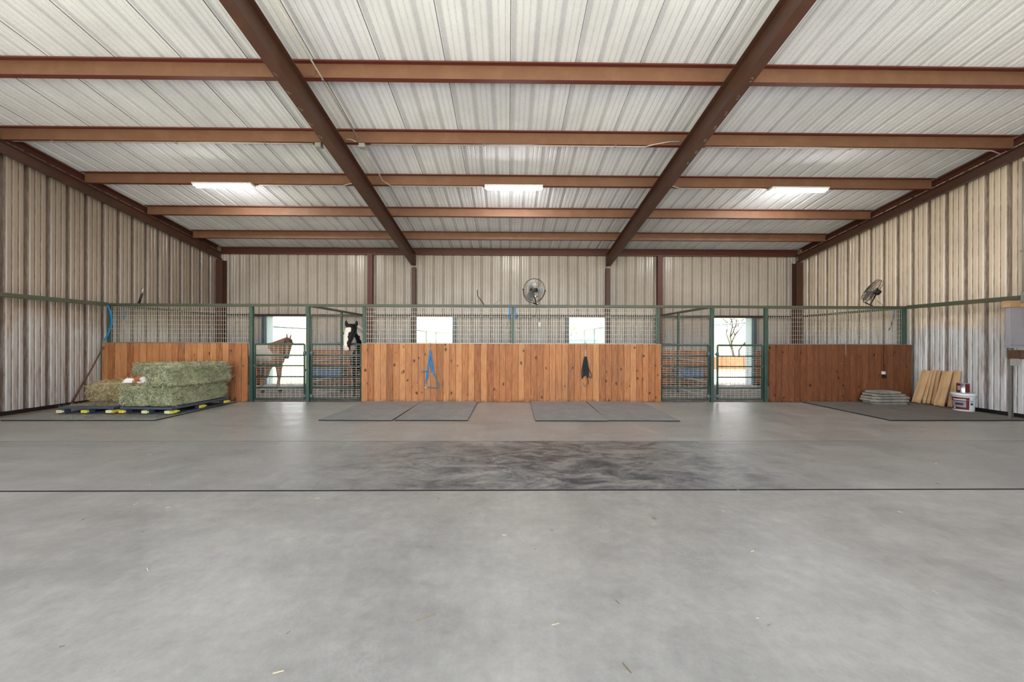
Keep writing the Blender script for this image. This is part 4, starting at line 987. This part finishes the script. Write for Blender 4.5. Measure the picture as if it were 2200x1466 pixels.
# brown and white horse walking to the right in the left stall
hx, hy = -6.62, 9.35
e = thing('horse', 'brown and white horse walking right behind the left gate', 'horse', (hx, hy, .0), R(-14), 'horses')
S = .96
neck = [((.40,0,1.13),(.17,.30)),((.56,0,1.22),(.125,.245)),((.70,0,1.32),(.095,.19)),((.84,0,1.40),(.08,.15)),((.92,-.02,1.43),(.075,.12))]
hd = {'up': (.35,-.55,.9), 'nup': (-.4,0,1), 'pts': [((.88,-.02,1.49),(.06,.055)),((.93,-.04,1.44),(.10,.105)),((.955,-.07,1.34),(.095,.125)),((.98,-.11,1.21),(.07,.095)),((.995,-.14,1.08),(.055,.072)),((1.0,-.16,1.0),(.056,.066)),((1.0,-.165,.955),(.038,.045))], 'balls': []}
legs = [front_leg(.42,.13,.02,-.02), front_leg(.40,-.13,-.13,-.3), hind_leg(-.6,.14,.12), hind_leg(-.62,-.14,-.14)]
m = MB(); horse_body(m, S, neck, hd, legs, [((.84,.0,1.52),(.83,.0,1.67),(1,.4,0)), ((.985,-.04,1.50),(1.03,-.05,1.645),(1,.4,0))])
TAN = srgb(180,148,122)
cm = coat('brown white coat', srgb(208,200,192), [((.80*S,0,1.36*S),.30,BRN,.9), ((.55*S,0,1.22*S),.24,BRN,1.1), ((1.0*S,-.1*S,1.2*S),.4,BRN,.3), ((.95*S,0,1.5*S),.22,BRN,.2), ((.56*S,0,1.0*S),.2,TAN,1.), ((.45*S,-.1,.5*S),.40,TAN,.8), ((.1*S,-.1,.3*S),.38,TAN,.6), ((-.1*S,-.28,.84*S),.17,srgb(182,156,134),1.2), ((-.42*S,-.28,1.0*S),.16,TAN,1.2), ((-.62*S,-.1,.35*S),.42,srgb(168,144,124),.8), ((1.0*S,-.155*S,.98*S),.1,srgb(70,58,52),.4), ((.95*S,-.09*S,1.42*S),.1,srgb(84,70,68),.6)], hoofz=.075)
body_mesh(m, 'body', cm, e, .0135)
m = MB(); rr = random.Random(5); ro = []; di = []
for k in range(90):
    t = k/89; p = V((.40,0,1.40))*(1-t) + V((.86,-.01,1.55))*t; ro.append((p + V((0,rr.gauss(0,.012),-.03)))*S); di.append((rr.gauss(-.1,.1), 1., .1))
hair(m, ro, di, .16, .009, 4, .008); m.build('mane', plain('dark mane', srgb(70,54,48), .7, 0, .4, 30), e)
m = MB(); hair(m, [V((-.81+.02*rr.random(), rr.gauss(0,.02), 1.17))*S for _ in range(40)], [(-1,rr.gauss(0,.1),-.35) for _ in range(40)], .5, .013, 6); m.build('tail', bpy.data.materials['dark mane'], e)
for q in ((.955,-.165,1.385),(1.035,.0,1.385)): MB().ball(V(q)*S, .016).build('eye', M['black'], e)

# black and white horse looking over the second gate
HP = V((-3.80, 9.07, 0)); HA = R(-78)
e = thing('horse', 'black and white horse looking over the gate beside the long boards', 'horse', HP, HA, 'horses')
S = .9
# local frame: body runs away from the gate, head reaches over it; +x points to the gate
rot = Matrix.Rotation(-HA, 3, 'Z')
def f(x, y, z): return tuple(rot @ (V((x, y, z)) - HP)/S)
L = lambda x, y, z: tuple(rot @ (V((x, y, z)) - HP))
D3 = lambda *q: tuple(rot @ V(q))
nk = [((.38,0,1.12),(.17,.29)),((.50,.02,1.25),(.135,.24)),(f(-3.56,8.38,1.42),(.115,.20)),(f(-3.56,8.24,1.56),(.10,.165)),(f(-3.62,8.12,1.66),(.09,.135))]
hd = {'up': D3(.05,-.85,.55), 'nup': D3(0,.45,.9), 'pts': [(f(-3.645,8.10,1.755),(.07,.06)),(f(-3.645,8.045,1.70),(.135,.105)),(f(-3.64,7.99,1.60),(.14,.14)),(f(-3.635,7.90,1.49),(.122,.13)),(f(-3.625,7.815,1.36),(.092,.095)),(f(-3.615,7.76,1.25),(.082,.078)),(f(-3.605,7.735,1.20),(.084,.074)),(f(-3.60,7.722,1.165),(.05,.05))]}
legs = [front_leg(.42,.13,0,0), front_leg(.42,-.13,.02,-.04), hind_leg(-.6,.14,0), hind_leg(-.62,-.14,.08)]
m = MB()
horse_body(m, S, nk, hd, legs, [])
for sx in (-1, 1):                                   # broad cupped ears, openings to the front
    bx_ = -3.645 + sx*.095; m.tube([V(L(bx_, 8.06, 1.73)), V(L(bx_+sx*.012, 8.055, 1.77)), V(L(bx_+sx*.026, 8.05, 1.81)), V(L(bx_+sx*.028, 8.045, 1.845)), V(L(bx_+sx*.022, 8.04, 1.868))], 1, 12, ab=[(.032,.024),(.042,.022),(.038,.018),(.022,.012),(.004,.004)], up=D3(0,1,.05))
cm = coat('black white coat', BLK, [(L(-3.655,7.86,1.67),.085,WHT,.2), (L(-3.635,7.79,1.57),.075,WHT,.2), (L(-3.64,7.72,1.43),.07,WHT,.2), (L(-3.735,7.88,1.64),.085,WHT,.25), (L(-3.655,7.84,1.62),.09,WHT,.25), (L(-3.72,7.82,1.54),.10,WHT,.25), (L(-3.685,7.76,1.46),.085,WHT,.25), (L(-3.665,7.70,1.38),.08,WHT,.25), (L(-3.65,7.67,1.30),.08,WHT,.25), (L(-3.62,7.67,1.20),.09,srgb(214,192,182),.25),
    (L(-3.48,8.20,1.62),.13,WHT,.4), (L(-3.46,8.30,1.52),.15,WHT,.4), (L(-3.44,8.38,1.40),.15,WHT,.5), (L(-3.43,8.42,1.28),.13,WHT,.5), (L(-3.655,7.98,1.77),.105,BLK,.3), (L(-3.545,7.86,1.52),.09,BLK,.3), (L(-3.715,7.79,1.37),.04,srgb(60,54,60),.3)], hoofz=.07)
body_mesh(m, 'body', cm, e, .0105, 4)
m = MB(); rr = random.Random(9); ro = []; di = []
for k in range(110):
    t = .3+.7*k/109; p = V((-3.50,8.46,1.56))*(1-t) + V((-3.60,8.14,1.75))*t; ro.append(rot @ (p + V((.03+rr.gauss(0,.015), rr.gauss(0,.012)-.03, 0)) - HP)); di.append(D3(1., -.45+rr.gauss(0,.1), .15))
hair(m, ro, di, .16, .009, 11, .008); m.build('mane', plain('white mane', srgb(222,216,206), .7, 0, .12, 30), e)
m = MB(); ro = []; di = []
for k in range(60):
    p = V((-3.645+rr.gauss(0,.04), 8.04+rr.gauss(0,.01), 1.775)); ro.append(rot @ (p - HP)); di.append(D3(rr.gauss(0,.12), -1, .1))
hair(m, ro, di, .085, .009, 12, .004); m.build('forelock', plain('black forelock', srgb(24,20,20), .6, 0, .3, 30), e)
for q in ((-3.772,7.945,1.56),(-3.508,7.935,1.565)): MB().ball(V(f(*q))*S, .019).build('eye', M['black'], e)
m = MB(); hair(m, [V((-.81, rr.gauss(0,.02), 1.15))*S for _ in range(30)], [(-1,rr.gauss(0,.1),-.4) for _ in range(30)], .5, .014, 14); m.build('tail', bpy.data.materials['black forelock'], e)

# cat asleep on the hay
e = thing('cat', 'ginger and white cat asleep on the loose hay bale', 'cat', (-7.44, 7.06, DZ+.37), R(0))
m = MB(); m.tube([(-.12,0,.055),(-.05,.02,.075),(.06,.03,.08),(.16,.03,.075),(.23,.02,.055),(.26,.0,.04)], 1, 14, ab=[(.05,.045),(.075,.065),(.085,.075),(.09,.075),(.075,.06),(.04,.035)], up=(0,0,1))
m.ball((-.20,-.03,.062), .06, .056, .05); m.ball((-.225,-.075,.05), .032, .03, .026); m.tube([(-.13,-.01,.06),(-.2,-.03,.06)], .05, 10)
for s in (-1, 1): m.tube([(-.20+s*.034,-.028,.1),(-.20+s*.045,-.03,.125),(-.2+s*.05,-.03,.147)], 1, 8, ab=[(.026,.014),(.018,.01),(.003,.002)], up=(0,1,0))
m.tube([(-.1,-.07,.02),(-.18,-.1,.018),(-.25,-.1,.018)], [.024,.02,.019], 8); m.tube([(.0,-.06,.02),(-.08,-.1,.018),(-.15,-.12,.018)], [.026,.02,.019], 8)
m.ball((.15,-.04,.05), .08, .06, .05); m.tube([(.24,-.02,.03),(.2,-.09,.022),(.1,-.115,.02),(.0,-.12,.02)], [.026,.022,.02,.016], 8)
cm = coat('ginger white fur', srgb(176,112,74), [((-.22,-.07,.045),.062,srgb(236,234,234),.15), ((-.14,-.1,.03),.085,srgb(236,234,234),.2), ((.12,-.07,.06),.095,srgb(232,230,234),.25)], .8)
body_mesh(m, 'body', cm, e, .0075, 4)

# ------------------------------------------------------------------ the yard behind the barn
def pen(name, lab, pts, z, gap, rails, r=.03):
    e = thing(name, lab, 'pipe fence', (pts[0][0], pts[0][1], 0), 0, 'pipe fences in the yard'); o = V((pts[0][0], pts[0][1], 0)); P = [V((x, y, 0))-o for x, y in pts]
    for a, b in zip(P, P[1:]):
        n = max(1, round((b-a).length/gap))
        for k in range(n+1):
            if k == n and b is not P[-1]: continue
            p = a + (b-a)*k/n; MB().tube([p + V((0,0,-.15)), p + V((0,0,z))], r, 8).build('fence_post', M['green'], e)
        for zz in [z] + rails:
            MB().tube([a + V((0,0,zz)), b + V((0,0,zz))], r*.8, 8).build('fence_rail', M['green'], e)
pen('pipe_fence', 'dark pipe fence seen through the left door', [(-9.1,11.9),(-9.1,30)], 1.92, 4.5, [])
pen('pipe_fence', 'dark pipe fence seen through the left window', [(-4.4,16),(-4.4,21),(-1.0,21)], 1.9, 2.5, [1.1])
pen('pipe_fence', 'dark pipe fence seen through the right window', [(3.5,12.2),(3.5,15.8)], 1.9, 1.8, [1.2,.6])
pen('pipe_fence', 'pale pipe fence seen through the open right door', [(9.35,12.2),(9.35,34)], 2.14, 3.6, [])
m = MB()
for k in range(60): m.box(9.9+k*.15, 9.9+k*.15+.145, 17.2, 17.24, 0, .62)
m.bar((9.9,17.26,.5),(18.9,17.26,.5),.04); o = m.build('board_fence', M['fencewood']); tag(o, 'low red brown board fence beyond the open right door', 'fence')
e = thing('shed', 'low pale blue shed far off, seen through the right window', 'shed', (8.6, 40, 0))
MB().box(-2.2, 1.6, -1, 1, -.2, 1.6).build('walls', M['shed'], e)
m = MB(); m.extrude([V((0,-1.3,1.6)),V((0,0,2.0)),V((0,1.3,1.6))], (-2.4,0,0), (1.8,0,0)); m.build('roof', M['shed'], e)
def tree(x, y, h, seed, lab, leafn):
    rr = random.Random(seed); e = thing('tree', lab, 'tree', (x, y, 0), 0, 'bare trees beyond the yard'); m = MB(); tips = []
    def br(p, d, L, r, lev):
        pts = [p]; q = p.copy(); dd = d.copy()
        for k in range(4):
            dd = (dd + V((rr.gauss(0,.16), rr.gauss(0,.16), rr.gauss(.04,.08)))).normalized(); q = q + dd*L/4; pts.append(q.copy())
        m.tube(pts, [r*(1-.12*k) for k in range(5)], 6 if lev < 2 else 4)
        if lev >= 4: tips.append(q); return
        for k in range(3 + (rr.random() < .4)):
            a = rr.uniform(0, 2*pi); t = (dd + V((cos(a), sin(a), .25))*rr.uniform(.45,.85)).normalized(); br(pts[rr.choice((2,3,4,4))], t, L*rr.uniform(.62,.82), r*.55, lev+1)
    br(V((0,0,-.1)), V((rr.gauss(0,.08), rr.gauss(0,.08), 1)).normalized(), h*.30, h*.013, 0)
    m.build('branches', M['bark'], e); lf = MB()
    for p in tips:
        for k in range(leafn):
            c = p + V((rr.gauss(0,.25), rr.gauss(0,.25), rr.gauss(0,.2))); a = V((rr.gauss(0,1), rr.gauss(0,1), rr.gauss(0,1))).normalized(); b = a.orthogonal().normalized()
            lf.add([c-a*.07, c+b*.03, c+a*.07, c-b*.03], [(0,1,2,3)])
    if leafn: lf.build('leaves', M['leaf'], e)
tree(14.9, 22.5, 6.2, 4, 'forked bare tree in the middle of the open right door', 3)
tree(13.2, 24.5, 5.0, 8, 'slim bare tree at the left of the open right door', 3)
tree(17.2, 25.5, 5.6, 15, 'pale budding tree at the right of the open right door', 5)
tree(15.2, 31, 7.5, 21, 'taller tree with pale green buds behind the others in the right door', 7)
tree(9.4, 47, 5.2, 33, 'yellowish tree far off beside the pale shed', 10)
